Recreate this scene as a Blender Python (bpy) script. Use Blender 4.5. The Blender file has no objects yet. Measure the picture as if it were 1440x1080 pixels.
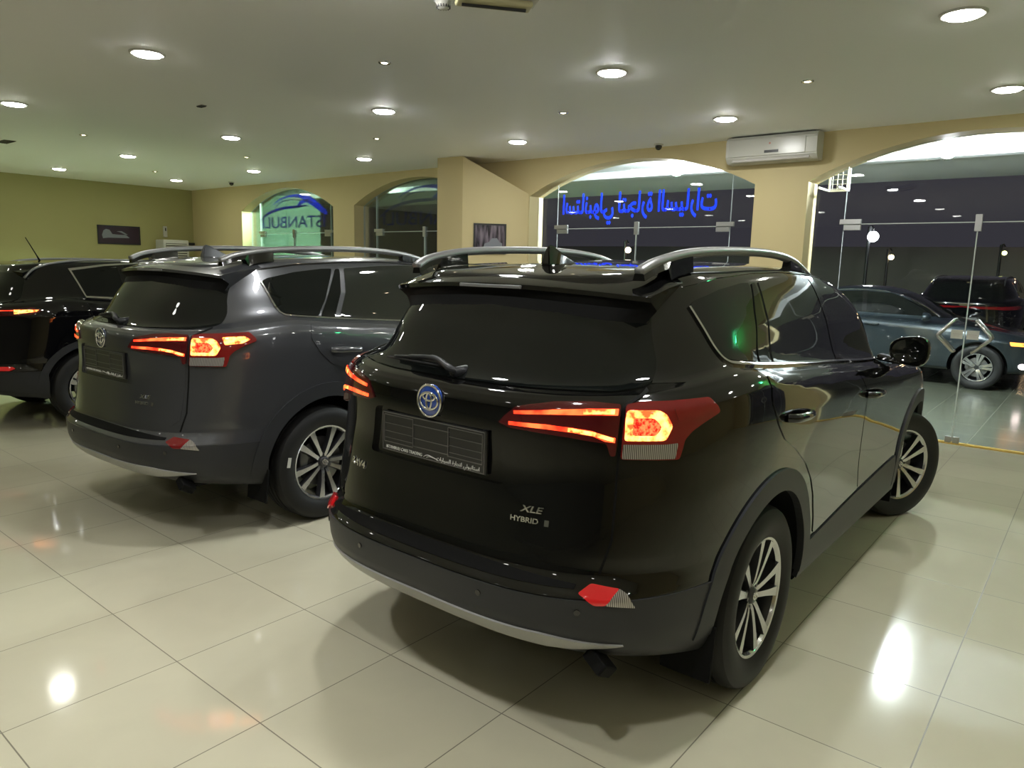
import bpy, bmesh, math, random
import numpy as np
from mathutils import Vector, Matrix
from mathutils.bvhtree import BVHTree
from mathutils.geometry import delaunay_2d_cdt

random.seed(7)
SC = bpy.context.scene
COL = SC.collection
PI = math.pi

# ---------------------------------------------------------------- materials
def new_mat(name):
    m = bpy.data.materials.new(name)
    m.use_nodes = True
    nt = m.node_tree
    for n in list(nt.nodes):
        nt.nodes.remove(n)
    out = nt.nodes.new('ShaderNodeOutputMaterial')
    return m, nt, out

def pbr(name, col, rough=0.5, metal=0.0, coat=0.0, coat_rough=0.03, spec=0.5, trans=0.0, ior=1.45, noise=None, bump=None):
    """Principled material; noise=(scale, amount) mottles the colour, bump=(scale, strength) roughens the surface."""
    m, nt, out = new_mat(name)
    p = nt.nodes.new('ShaderNodeBsdfPrincipled')
    nt.links.new(p.outputs[0], out.inputs[0])
    p.inputs['Base Color'].default_value = (*col, 1)
    p.inputs['Roughness'].default_value = rough
    p.inputs['Metallic'].default_value = metal
    p.inputs['Coat Weight'].default_value = coat
    p.inputs['Coat Roughness'].default_value = coat_rough
    p.inputs['Specular IOR Level'].default_value = spec
    p.inputs['Transmission Weight'].default_value = trans
    p.inputs['IOR'].default_value = ior
    if noise or bump:
        tc = nt.nodes.new('ShaderNodeTexCoord')
    if noise:
        n = nt.nodes.new('ShaderNodeTexNoise')
        n.inputs['Scale'].default_value = noise[0]
        n.inputs['Detail'].default_value = 5
        nt.links.new(tc.outputs['Object'], n.inputs['Vector'])
        r = nt.nodes.new('ShaderNodeMix'); r.data_type = 'RGBA'
        r.inputs[6].default_value = (*[c * (1 - noise[1]) for c in col], 1)
        r.inputs[7].default_value = (*[min(1, c * (1 + noise[1])) for c in col], 1)
        nt.links.new(n.outputs['Fac'], r.inputs[0])
        nt.links.new(r.outputs[2], p.inputs['Base Color'])
    if bump:
        n2 = nt.nodes.new('ShaderNodeTexNoise')
        n2.inputs['Scale'].default_value = bump[0]
        nt.links.new(tc.outputs['Object'], n2.inputs['Vector'])
        b = nt.nodes.new('ShaderNodeBump')
        b.inputs['Strength'].default_value = bump[1]
        b.inputs['Distance'].default_value = 0.002
        nt.links.new(n2.outputs['Fac'], b.inputs['Height'])
        nt.links.new(b.outputs[0], p.inputs['Normal'])
    return m

def emit(name, col, strength):
    m, nt, out = new_mat(name)
    e = nt.nodes.new('ShaderNodeEmission')
    e.inputs[0].default_value = (*col, 1)
    e.inputs[1].default_value = strength
    nt.links.new(e.outputs[0], out.inputs[0])
    return m

def lit_plastic(name, col, ecol, strength, rough=0.1):
    m = pbr(name, col, rough, coat=1.0)
    p = next(n for n in m.node_tree.nodes if n.type == 'BSDF_PRINCIPLED')
    p.inputs['Emission Color'].default_value = (*ecol, 1)
    p.inputs['Emission Strength'].default_value = strength
    return m

# ---------------------------------------------------------------- objects
def tag(o, label=None, cat=None, group=None, kind=None):
    if label: o['label'] = label
    if cat: o['category'] = cat
    if group: o['group'] = group
    if kind: o['kind'] = kind
    return o

def link(name, me, mats=(), parent=None, loc=None):
    o = bpy.data.objects.new(name, me)
    COL.objects.link(o)
    if me is not None and hasattr(me, 'materials'):
        for m in (mats if isinstance(mats, (list, tuple)) else [mats]):
            me.materials.append(m)
    if parent is not None:
        o.parent = parent
    if loc is not None:
        o.location = loc
    return o

def empty(name, loc=(0, 0, 0), rz=0.0):
    o = bpy.data.objects.new(name, None)
    o.empty_display_size = 0.1
    COL.objects.link(o)
    o.location = loc
    o.rotation_euler = (0, 0, rz)
    return o

def smooth(me, on=True):
    for p in me.polygons:
        p.use_smooth = on
    return me

def bm_obj(name, bm, mats, parent=None, loc=None, sm=False, recalc=True):
    if recalc:
        bmesh.ops.recalc_face_normals(bm, faces=bm.faces[:])
    me = bpy.data.meshes.new(name)
    bm.to_mesh(me); bm.free()
    if sm: smooth(me)
    return link(name, me, mats, parent, loc)

def auto_smooth(me, ang=35):
    """smooth faces, sharp edges above the angle"""
    bm = bmesh.new(); bm.from_mesh(me)
    for f in bm.faces: f.smooth = True
    lim = math.radians(ang)
    for e in bm.edges:
        e.smooth = not (len(e.link_faces) == 2 and e.calc_face_angle(0) > lim)
    bm.to_mesh(me); bm.free()
    return me

def b_box(bm, c, s, rot=None, bev=0.0, seg=2):
    """axis box centre c, full size s, optional Matrix rot, bevel"""
    r = bmesh.ops.create_cube(bm, size=1.0)
    vs = r['verts']
    for v in vs:
        v.co = Vector((v.co.x * s[0], v.co.y * s[1], v.co.z * s[2]))
    if bev > 0:
        es = list({e for v in vs for e in v.link_edges})
        rr = bmesh.ops.bevel(bm, geom=es, offset=bev, segments=seg, profile=0.5, affect='EDGES')
        vs = list({v for f in rr['faces'] for v in f.verts} | {v for v in vs if v.is_valid})
    M = Matrix.Translation(Vector(c)) @ (rot.to_4x4() if rot is not None else Matrix())
    bmesh.ops.transform(bm, matrix=M, verts=vs)
    return vs

def b_cyl(bm, a, b, r1, r2=None, n=24, caps=True):
    a, b = Vector(a), Vector(b)
    d = b - a
    q = d.to_track_quat('Z', 'Y')
    M = Matrix.Translation((a + b) / 2) @ q.to_matrix().to_4x4()
    return bmesh.ops.create_cone(bm, cap_ends=caps, segments=n, radius1=r1, radius2=r1 if r2 is None else r2, depth=d.length, matrix=M)['verts']

def b_tube(bm, pts, r, n=10, closed=False, caps=True, flat=1.0):
    """round tube swept along pts; r may be a list"""
    P = [Vector(p) for p in pts]
    N = len(P)
    rs = r if isinstance(r, (list, tuple)) else [r] * N
    rings = []
    up = None
    for i, p in enumerate(P):
        if closed: t = P[(i + 1) % N] - P[i - 1]
        else: t = P[min(i + 1, N - 1)] - P[max(i - 1, 0)]
        t.normalize()
        if up is None:
            up = Vector((0, 0, 1)) if abs(t.z) < 0.9 else Vector((1, 0, 0))
        s = t.cross(up); s.normalize()
        u = s.cross(t); u.normalize(); up = u
        rings.append([bm.verts.new(p + (s * math.cos(2 * PI * k / n) + u * flat * math.sin(2 * PI * k / n)) * rs[i]) for k in range(n)])
    M = N if closed else N - 1
    for i in range(M):
        A, B = rings[i], rings[(i + 1) % N]
        for k in range(n):
            bm.faces.new((A[k], A[(k + 1) % n], B[(k + 1) % n], B[k]))
    if caps and not closed:
        bm.faces.new(rings[0][::-1]); bm.faces.new(rings[-1])

def b_lathe(bm, prof, axis='Z', n=48, c=(0, 0, 0), closed=False, a0=0.0, a1=2 * PI):
    """revolve profile [(r, h)] about an axis through c"""
    full = abs(a1 - a0 - 2 * PI) < 1e-6
    cols = []
    for k in range(n if full else n + 1):
        a = a0 + (a1 - a0) * k / n
        col = []
        for r, h in prof:
            if axis == 'Z': v = (r * math.cos(a), r * math.sin(a), h)
            elif axis == 'Y': v = (r * math.cos(a), h, r * math.sin(a))
            else: v = (h, r * math.cos(a), r * math.sin(a))
            col.append(bm.verts.new(Vector(v) + Vector(c)))
        cols.append(col)
    m = len(prof)
    for k in range(n):
        A, B = cols[k], cols[(k + 1) % len(cols)]
        for i in range(m if closed else m - 1):
            j = (i + 1) % m
            bm.faces.new((A[i], A[j], B[j], B[i]))
    bmesh.ops.remove_doubles(bm, verts=[v for c_ in cols for v in c_], dist=1e-6)

def b_prism(bm, poly, z0, z1, M=None):
    """extrude a 2D polygon (x, y) from z0 to z1, then transform by M"""
    lo = [bm.verts.new((x, y, z0)) for x, y in poly]
    hi = [bm.verts.new((x, y, z1)) for x, y in poly]
    n = len(poly)
    bm.faces.new(lo[::-1]); bm.faces.new(hi)
    for i in range(n):
        j = (i + 1) % n
        bm.faces.new((lo[i], lo[j], hi[j], hi[i]))
    if M is not None:
        bmesh.ops.transform(bm, matrix=M, verts=lo + hi)
    return lo + hi

def text_mesh(body, size, extrude=0.0, align='CENTER', shear=0.0, sx=1.0, bold=0.0, space=1.0):
    c = bpy.data.curves.new('lettering', 'FONT')
    c.body = body; c.size = size; c.extrude = extrude; c.align_x = align; c.align_y = 'CENTER'
    c.shear = shear; c.offset = bold; c.space_character = space
    o = bpy.data.objects.new('lettering', c)
    COL.objects.link(o)
    dg = bpy.context.evaluated_depsgraph_get()
    me = bpy.data.meshes.new_from_object(o.evaluated_get(dg))
    bpy.data.objects.remove(o); bpy.data.curves.remove(c)
    me.materials.clear()
    for v in me.vertices: v.co.x *= sx
    return me

def copy_tree(o, parent=None):
    c = o.copy(); COL.objects.link(c); c.parent = parent
    for ch in list(o.children): copy_tree(ch, c)
    return c

# ---------------------------------------------------------------- lofted body surfaces
def pchip(xs, ys, q):
    """monotone cubic; ys may carry trailing axes"""
    xs = np.asarray(xs, float); ys = np.asarray(ys, float); q = np.asarray(q, float)
    if len(xs) == 1: return np.repeat(ys[:1], len(q), 0)
    sh = (-1,) + (1,) * (ys.ndim - 1)
    h = np.diff(xs).reshape(sh); d = np.diff(ys, axis=0) / h
    m = np.zeros_like(ys)
    if len(xs) > 2:
        w1 = 2 * h[1:] + h[:-1]; w2 = h[1:] + 2 * h[:-1]
        ok = d[:-1] * d[1:] > 0
        with np.errstate(divide='ignore', invalid='ignore'):
            hm = (w1 + w2) / (w1 / d[:-1] + w2 / d[1:])
        m[1:-1] = np.where(ok, hm, 0)
    m[0] = d[0]; m[-1] = d[-1]
    q = np.clip(q, xs[0], xs[-1])
    i = np.clip(np.searchsorted(xs, q, side='right') - 1, 0, len(xs) - 2)
    t = ((q - xs[i]) / (xs[i + 1] - xs[i])).reshape(sh); hh = (xs[i + 1] - xs[i]).reshape(sh)
    t2, t3 = t * t, t * t * t
    return (2 * t3 - 3 * t2 + 1) * ys[i] + (t3 - 2 * t2 + t) * hh * m[i] + (3 * t2 - 2 * t3) * ys[i + 1] + (t3 - t2) * hh * m[i + 1]

def curve(pts, x):
    if isinstance(pts, (int, float)): return np.full(len(x), float(pts))
    a = np.array(pts, float)
    return pchip(a[:, 0], a[:, 1], x)

def resample(P, n):
    s = np.concatenate([[0], np.cumsum(np.linalg.norm(np.diff(P, axis=0), axis=1))])
    if s[-1] < 1e-9: return np.repeat(P[:1], n, 0)
    q = np.linspace(0, s[-1], n)
    return np.stack([np.interp(q, s, P[:, k]) for k in range(P.shape[1])], 1)

class Body:
    """Half body swept through horizontal rings from underside to roof ridge, mirrored across y = 0."""
    def __init__(s, rings, nv=110, nr=64, nm=56, nf=40):
        R = []
        for r in rings:
            th = np.linspace(0, PI / 2, 300)
            xm = r['xr'] + r['ar']; c = np.cos(th) ** (2 / r['nr']); sn = np.sin(th) ** (2 / r['nr'])
            x = xm - r['ar'] * c; A = resample(np.stack([x, curve(r['w'], x) * sn], 1), nr)
            xn = r['xf'] - r['af']
            xx = np.linspace(xm, xn, nm); B = np.stack([xx, curve(r['w'], xx)], 1)
            c = np.cos(th) ** (2 / r['nf']); sn = np.sin(th) ** (2 / r['nf'])
            x = xn + r['af'] * c; F = resample(np.stack([x, curve(r['w'], x) * sn], 1)[::-1], nf)
            P = np.concatenate([A, B[1:-1], F], 0)
            z = curve(r['z'], P[:, 0])
            if 'crown' in r: z = z + r['crown'] * (1 - np.clip(np.abs(P[:, 1]) / max(1e-6, r.get('cw', .9)), 0, 1) ** 2)
            R.append(np.stack([P[:, 0], P[:, 1], z], 1))
        R = np.array(R)
        d = np.linalg.norm(np.diff(R, axis=0), axis=2)
        ch = np.sqrt((d ** 2).mean(axis=1)); v = np.concatenate([[0], np.cumsum(np.maximum(ch, 1e-3))])
        s.v = v
        q = np.unique(np.concatenate([np.linspace(0, v[-1], nv), v]))
        s.S = pchip(v, R, q); s.q = q
        K, N, _ = s.S.shape
        bm = bmesh.new()
        def grid(sg):
            V = [[bm.verts.new((p[0], sg * p[1], p[2])) for p in row] for row in s.S]
            for k in range(K - 1):
                for i in range(N - 1):
                    f = (V[k][i], V[k][i + 1], V[k + 1][i + 1], V[k + 1][i])
                    bm.faces.new(f if sg < 0 else f[::-1])
            return V
        Lh = grid(1); Rh = grid(-1)
        for i in range(N - 1):
            f = (Lh[0][i], Lh[0][i + 1], Rh[0][i + 1], Rh[0][i])
            try: bm.faces.new(f)
            except ValueError: pass
        bmesh.ops.remove_doubles(bm, verts=bm.verts[:], dist=2e-5)
        bmesh.ops.dissolve_degenerate(bm, edges=bm.edges[:], dist=1e-6)
        bmesh.ops.recalc_face_normals(bm, faces=bm.faces[:])
        for f in bm.faces: f.smooth = True
        s.mesh = bpy.data.meshes.new('shell')
        bm.to_mesh(s.mesh)
        bmesh.ops.triangulate(bm, faces=bm.faces[:])
        bm.normal_update()
        bm.verts.ensure_lookup_table()
        s.co = [v.co.copy() for v in bm.verts]; s.no = [v.normal.copy() for v in bm.verts]
        s.tri = [[v.index for v in f.verts] for f in bm.faces]
        s.bvh = BVHTree.FromPolygons(s.co, s.tri)
        bm.free()

    def hit(s, o, d):
        loc, n, i, _ = s.bvh.ray_cast(Vector(o), Vector(d))
        if loc is None: return None
        a, b, c = s.tri[i]
        A, B, C = s.co[a], s.co[b], s.co[c]
        ar = (B - A).cross(C - A).length or 1e-12
        wa = (B - loc).cross(C - loc).length / ar; wb = (C - loc).cross(A - loc).length / ar
        nn = s.no[a] * wa + s.no[b] * wb + s.no[c] * max(0, 1 - wa - wb)
        return loc, nn.normalized()

    def at(s, proj, u, v):
        """point on the skin for projection 'side' (x,z), 'rear' (y,z), 'top' (x,y), 'front' (y,z) or an angle in degrees (corner view)"""
        if proj == 'side': r = s.hit((u, -3, v), (0, 1, 0))
        elif proj == 'rear': r = s.hit((-5, u, v), (1, 0, 0))
        elif proj == 'front': r = s.hit((7, u, v), (-1, 0, 0))
        elif proj == 'top': r = s.hit((u, v, 4), (0, 0, -1))
        else:
            a = math.radians(proj); d = Vector((math.cos(a), math.sin(a), 0)); ua = Vector((math.sin(a), -math.cos(a), 0))
            r = s.hit(ua * u + Vector((0, 0, v)) - d * 6, d)
        return r

    def patch(s, poly, proj='side', off=0.003, thick=0.006, res=0.03, mir=False, hole=None):
        """sheet over the skin inside a 2D outline; returns a mesh with a rim"""
        P = [Vector(p) for p in poly]
        bd = []
        for i, p in enumerate(P):
            q = P[(i + 1) % len(P)]; n = max(1, int(math.ceil((q - p).length / res)))
            bd += [p.lerp(q, k / n) for k in range(n)]
        xs = [p.x for p in bd]; ys = [p.y for p in bd]
        pts = list(bd)
        arr = np.array([(p.x, p.y) for p in bd]); nx = np.roll(arr, -1, 0)
        gx = np.arange(min(xs) + res * .5, max(xs), res); gy = np.arange(min(ys) + res * .5, max(ys), res)
        for yi, y in enumerate(gy):
            for x in gx + (res * .5 if yi % 2 else 0):
                c = ((arr[:, 1] > y) != (nx[:, 1] > y))
                with np.errstate(divide='ignore', invalid='ignore'):
                    xi = (nx[:, 0] - arr[:, 0]) * (y - arr[:, 1]) / (nx[:, 1] - arr[:, 1]) + arr[:, 0]
                if (c & (x < xi)).sum() % 2 == 0: continue
                e = nx - arr; w = np.array([x, y]) - arr
                t = np.clip((w * e).sum(1) / np.maximum((e * e).sum(1), 1e-12), 0, 1)
                if np.sqrt(((w - e * t[:, None]) ** 2).sum(1)).min() < res * .45: continue
                pts.append(Vector((x, y)))
        ce = []
        if hole:
            hp = []
            for i, p in enumerate(hole):
                p = Vector(p); q = Vector(hole[(i + 1) % len(hole)]); n = max(1, int(math.ceil((q - p).length / res)))
                hp += [p.lerp(q, k / n) for k in range(n)]
            k0 = len(pts); pts += hp
            ce = [(k0 + i, k0 + (i + 1) % len(hp)) for i in range(len(hp))]
        V, E, F, *_ = delaunay_2d_cdt([Vector((p.x, p.y)) for p in pts], ce, [list(range(len(bd)))], 1, 1e-6)
        if hole:
            def inside(c):
                r = False
                for i in range(len(hp)):
                    a, b = hp[i], hp[i - 1]
                    if (a.y > c.y) != (b.y > c.y) and c.x < (b.x - a.x) * (c.y - a.y) / (b.y - a.y) + a.x: r = not r
                return r
            F = [f for f in F if not inside(sum((V[i] for i in f), Vector((0, 0))) / len(f))]
        H = [s.at(proj, p.x, p.y) for p in V]
        bad = {i for i, h in enumerate(H) if h is None}
        F = [f for f in F if not any(i in bad for i in f)]
        m = -1.0 if mir else 1.0
        co, no = [], []
        use = sorted({i for f in F for i in f}); ix = {}
        for i in use:
            l, n = H[i]; ix[i] = len(co)
            l = l + n * (off(V[i].x, V[i].y) if callable(off) else off)
            co.append(Vector((l.x, m * l.y, l.z))); no.append(Vector((n.x, m * n.y, n.z)))
        top = [[ix[i] for i in f] for f in F]
        # orient outward
        out = []
        for f in top:
            a, b, c = (co[k] for k in f[:3])
            if (b - a).cross(c - a).dot(no[f[0]]) < 0: f = f[::-1]
            out.append(f)
        cnt = {}
        for f in out:
            for k in range(len(f)): cnt[(f[k], f[(k + 1) % len(f)])] = 1
        rim = [e for e in cnt if (e[1], e[0]) not in cnt]
        low = {}
        nt = len(out)
        for a, b in rim:
            for i in (a, b):
                if i not in low:
                    low[i] = len(co); co.append(co[i] - no[i] * thick); no.append(no[i])
            out.append([b, a, low[a], low[b]])
        me = bpy.data.meshes.new('patch')
        me.from_pydata(co, [], out); me.update()
        smooth(me)
        nl = []
        for pi, p in enumerate(me.polygons):
            if pi >= nt: p.use_smooth = False
            for li in p.loop_indices:
                nl.append(tuple(no[me.loops[li].vertex_index]) if pi < nt else (0, 0, 0))
        me.normals_split_custom_set(nl)
        return me

    def strip(s, line, width, proj='side', off=0.002, thick=0.004, res=0.03, mir=False, taper=False):
        P = [Vector(p) for p in line]
        Lf, Rt = [], []
        for i, p in enumerate(P):
            t = (P[min(i + 1, len(P) - 1)] - P[max(i - 1, 0)]).normalized()
            n = Vector((-t.y, t.x)); w = (width[i] if isinstance(width, (list, tuple)) else width) / 2
            if 0 < i < len(P) - 1:
                t1 = (P[i] - P[i - 1]).normalized(); w = w / max(.5, abs(Vector((-t1.y, t1.x)).dot(n)))
            Lf.append(p + n * w); Rt.append(p - n * w)
        return s.patch(Lf + Rt[::-1], proj, off, thick, res, mir)

def fillet(poly, r, n=4, closed=True):
    """round the corners of a 2D polyline; r one radius or one per corner"""
    P = [Vector(p) for p in poly]; out = []; N = len(P)
    for i, p in enumerate(P):
        ri = r[i] if isinstance(r, (list, tuple)) else r
        if ri <= 0 or (not closed and i in (0, N - 1)): out.append(p); continue
        a, b = P[i - 1] - p, P[(i + 1) % N] - p
        k = min(ri, a.length * .45, b.length * .45)
        A = p + a.normalized() * k; B = p + b.normalized() * k
        for j in range(n + 1):
            t = j / n
            out.append(A * (1 - t) ** 2 + p * 2 * t * (1 - t) + B * t * t)
    return out

def spline(pts, n=8, closed=False):
    """Catmull-Rom through 2D or 3D points"""
    P = [Vector(p) for p in pts]; N = len(P); out = []
    for i in range(N if closed else N - 1):
        p0 = P[i - 1] if (closed or i > 0) else P[0]; p1 = P[i]; p2 = P[(i + 1) % N]
        p3 = P[(i + 2) % N] if (closed or i + 2 < N) else P[-1]
        for k in range(n):
            t = k / n
            out.append(.5 * (2 * p1 + (p2 - p0) * t + (2 * p0 - 5 * p1 + 4 * p2 - p3) * t * t + (3 * p1 - p0 - 3 * p2 + p3) * t ** 3))
    if not closed: out.append(P[-1])
    return out
# ---------------------------------------------------------------- the black and grey crossover body (x forward from the rear axle, y left)
def ring(z, xr, ar, nr, xf, af, nf, w, **k):
    return dict(z=z, xr=xr, ar=ar, nr=nr, xf=xf, af=af, nf=nf, w=w, **k)

RAV_RINGS = [
    ring(.30, -.60, .5, 4, 3.30, .7, 3, [(-.6, .70), (0, .76), (2.6, .76), (3.3, .70)]),
    ring([(-.9, .37), (-.6, .335), (-.3, .30), (2.8, .27), (3.4, .27)], -.875, .9, 3.2, 3.47, .9, 3, [(-.9, .84), (0, .87), (2.6, .87), (3.4, .84)]),
    ring([(-.95, .425), (-.6, .385), (-.2, .36), (2.8, .34), (3.5, .33)], -.955, 1.0, 3.3, 3.55, .95, 3, [(-.9, .865), (0, .89), (2.6, .89), (3.4, .86)]),
    ring([(-1., .50), (-.5, .46), (0, .45), (2.8, .45), (3.6, .43)], -.99, 1.05, 3.35, 3.59, .95, 3, [(-.9, .88), (0, .90), (1.2, .893), (2.6, .90), (3.4, .87)]),
    ring([(-1., .585), (-.5, .58), (2.8, .56), (3.6, .55)], -.995, 1.05, 3.35, 3.605, .95, 2.9, [(-.9, .885), (0, .905), (1.2, .893), (2.6, .905), (3.4, .87)]),
    ring([(-1., .60), (-.5, .60), (2.8, .59), (3.6, .6)], -.982, 1.05, 3.35, 3.605, .95, 2.9, [(-.9, .885), (0, .905), (1.2, .893), (2.6, .905), (3.4, .87)]),
    ring([(-1., .65), (-.5, .655), (2.8, .66), (3.6, .66)], -.94, 1.0, 3.3, 3.60, .95, 2.8, [(-.9, .885), (0, .907), (1.2, .895), (2.6, .907), (3.4, .87)]),
    ring([(-1., .70), (-.5, .71), (2.8, .72), (3.6, .72)], -.93, 1.0, 3.3, 3.59, .95, 2.8, [(-.9, .89), (0, .909), (1.2, .898), (2.6, .909), (3.4, .87)]),
    ring([(-1., .84), (-.5, .86), (2.8, .86), (3.6, .82)], -.91, 1.0, 3.2, 3.55, .95, 2.7, [(-.9, .895), (0, .914), (1.2, .907), (2.6, .914), (3.4, .865)]),
    ring([(-1., .96), (-.5, 1.0), (2.8, .97), (3.5, .90)], -.90, 1.02, 3.1, 3.48, .95, 2.5, [(-.9, .90), (0, .918), (1.2, .916), (2.6, .912), (3.4, .85)]),
    ring([(-1., 1.08), (-.5, 1.10), (.6, 1.06), (2.0, 1.02), (2.8, 1.01), (3.45, .93)], -.905, 1.03, 3.0, 3.42, .95, 2.4, [(-.9, .895), (0, .918), (1.2, .916), (2.6, .89), (3.3, .82)]),
    ring([(-1., 1.155), (-.6, 1.175), (-.2, 1.20), (.6, 1.14), (1.9, 1.06), (2.8, 1.03), (3.4, .95)], -.898, 1.03, 3.0, 3.37, .95, 2.3, [(-.9, .88), (0, .903), (1.2, .90), (2.6, .84), (3.2, .76)]),
    ring([(-1., 1.185), (-.6, 1.215), (-.2, 1.255), (.1, 1.23), (.9, 1.172), (2.1, 1.085), (2.9, 1.05)], -.872, 1.0, 3.0, 2.72, .9, 2.5, [(-.9, .84), (-.2, .852), (1.2, .852), (1.9, .835), (2.6, .70)]),
    ring([(-1., 1.205), (-.6, 1.235), (-.2, 1.277), (.1, 1.252), (.9, 1.195), (2.1, 1.107), (2.46, 1.09)], -.80, .95, 2.9, 2.46, .75, 3.6, [(-.9, .79), (-.2, .80), (1.2, .80), (1.9, .785), (2.4, .69)]),
    ring([(-1., 1.35), (-.6, 1.38), (0, 1.42), (.8, 1.42), (1.6, 1.37), (2.1, 1.36)], -.672, .95, 3.4, 2.17, .7, 4.0, [(-.9, .71), (-.2, .715), (1.0, .718), (1.9, .705)]),
    ring([(-.7, 1.50), (-.4, 1.535), (0, 1.568), (.7, 1.588), (1.2, 1.568), (1.6, 1.54)], -.555, .9, 4.0, 1.85, .7, 4.2, [(-.7, .635), (-.3, .63), (0, .628), (.9, .63), (1.6, .615)]),
    ring([(-.7, 1.545), (-.4, 1.578), (0, 1.598), (.7, 1.615), (1.2, 1.60), (1.6, 1.56)], -.53, .8, 4.0, 1.76, .65, 4.0, [(-.7, .60), (0, .592), (.9, .59), (1.6, .55)]),
    ring([(-.6, 1.562), (-.3, 1.598), (0, 1.615), (.7, 1.632), (1.2, 1.615), (1.55, 1.575)], -.52, .7, 4, 1.64, .6, 3.6, [(-.7, .55), (0, .54), (.9, .535), (1.6, .49)]),
    ring([(-.5, 1.583), (-.2, 1.612), (.2, 1.632), (.7, 1.647), (1.1, 1.637), (1.45, 1.592)], -.42, .5, 3.5, 1.42, .5, 3, [(-.7, .30), (0, .31), (.9, .31), (1.6, .28)]),
    ring([(-.4, 1.595), (-.2, 1.617), (.2, 1.636), (.7, 1.65), (1.1, 1.64), (1.4, 1.602)], -.36, .3, 2, 1.36, .3, 2, 0.0),
]
# ---------------------------------------------------------------- shared materials
M = {}
def glow_pattern(name, c1, s1, c2, s2, scale):
    """lamp optics: bright and less bright cells of the lit lens"""
    m, nt, out = new_mat(name); N, L = nt.nodes.new, nt.links.new
    tc = N('ShaderNodeTexCoord'); n = N('ShaderNodeTexNoise'); n.inputs['Scale'].default_value = scale; n.inputs['Detail'].default_value = 2
    L(tc.outputs['Object'], n.inputs['Vector'])
    r = N('ShaderNodeMapRange'); r.inputs[1].default_value = .38; r.inputs[2].default_value = .62; L(n.outputs['Fac'], r.inputs[0])
    mx = N('ShaderNodeMix'); mx.data_type = 'RGBA'; mx.inputs[6].default_value = (*[c * s1 for c in c1], 1); mx.inputs[7].default_value = (*[c * s2 for c in c2], 1)
    L(r.outputs[0], mx.inputs[0])
    e = N('ShaderNodeEmission'); L(mx.outputs[2], e.inputs[0]); e.inputs[1].default_value = 1.0
    g = N('ShaderNodeBsdfGlossy'); g.inputs['Roughness'].default_value = .05
    fr = N('ShaderNodeFresnel'); ms = N('ShaderNodeMixShader'); L(fr.outputs[0], ms.inputs[0]); L(e.outputs[0], ms.inputs[1]); L(g.outputs[0], ms.inputs[2]); L(ms.outputs[0], out.inputs[0])
    return m
def ribbed(name, c1, c2, k):
    m = pbr(name, c1, .1, metal=.4, coat=1.0); nt = m.node_tree; N, L = nt.nodes.new, nt.links.new
    p = next(n for n in nt.nodes if n.type == 'BSDF_PRINCIPLED')
    tc = N('ShaderNodeTexCoord'); w = N('ShaderNodeTexWave'); w.bands_direction = 'DIAGONAL'; w.inputs['Scale'].default_value = k / 6.3; w.inputs['Distortion'].default_value = 1.0
    mp = N('ShaderNodeMapping'); mp.inputs['Scale'].default_value = (1, -1, .15); L(tc.outputs['Object'], mp.inputs[0]); L(mp.outputs[0], w.inputs['Vector'])
    mx = N('ShaderNodeMix'); mx.data_type = 'RGBA'; mx.inputs[6].default_value = (*c1, 1); mx.inputs[7].default_value = (*c2, 1); L(w.outputs['Fac'], mx.inputs[0]); L(mx.outputs[2], p.inputs['Base Color'])
    return m
M['black_paint'] = pbr('black_paint', (.003, .003, .003), .06, coat=1.0, coat_rough=.02, spec=.12)
M['grey_paint'] = pbr('grey_paint', (.058, .060, .066), .32, metal=.45, coat=1.0, coat_rough=.03)
M['sportage_paint'] = pbr('deep_black_paint', (.003, .003, .004), .06, coat=1.0, coat_rough=.02, spec=.12)
M['blue_paint'] = pbr('blue_grey_paint', (.024, .035, .044), .3, metal=.5, coat=1.0)
M['cladding'] = pbr('grained_dark_plastic', (.022, .023, .026), .42, spec=.4, bump=(900, .15))
M['liner'] = pbr('wheel_well_black', (.005, .005, .005), .7, spec=.15)
M['rubber'] = pbr('tyre_rubber', (.012, .012, .012), .55, spec=.35, bump=(300, .1))
M['glass'] = pbr('privacy_glass', (.005, .006, .0055), .015, spec=.45)
M['clearer_glass'] = pbr('tinted_door_glass', (.010, .012, .010), .015, spec=.9, coat=.4)
M['chrome'] = pbr('chrome', (.75, .75, .76), .08, metal=1.0)
M['satin'] = pbr('satin_silver', (.26, .26, .26), .42, metal=.8)
M['skid'] = pbr('silver_skid_paint', (.36, .36, .35), .4, metal=.25)
M['machined'] = pbr('machined_alloy', (.62, .62, .64), .16, metal=.9)
M['dark_alloy'] = pbr('dark_painted_alloy', (.045, .045, .05), .3, metal=.5, coat=.5)
M['disc'] = pbr('brake_disc_steel', (.25, .25, .25), .4, metal=.9)
M['gloss_black'] = pbr('gloss_black_trim', (.004, .004, .004), .12, coat=.6)
M['lens_red'] = pbr('red_lens', (.16, .005, .007), .06, coat=1.0)
M['lens_dark_red'] = pbr('smoked_red_lens', (.07, .004, .006), .06, coat=1.0)
M['lens_clear'] = ribbed('clear_ribbed_lens', (.10, .09, .08), (.50, .47, .44), 420)
M['red_bar'] = glow_pattern('lit_red_tube', (1.0, .03, .012), 1.2, (1.0, .08, .02), 3.0, 14)
M['hot_bar'] = glow_pattern('lit_orange_tube', (1.0, .07, .015), 2.0, (1.0, .34, .07), 4.2, 38)
M['red_glow'] = glow_pattern('lit_red_lens', (.75, .015, .01), .7, (1.0, .10, .03), 2.2, 90)
M['reflector'] = lit_plastic('glowing_red_reflector', (.36, .006, .01), (1.0, .02, .02), .12)  # faint emission stands in for light thrown back; the reflector is no lamp
M['emblem_blue'] = pbr('emblem_blue', (.01, .05, .30), .12, coat=1.0)
M['frosted'] = pbr('frosted_plastic', (.16, .16, .16), .3)
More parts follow.
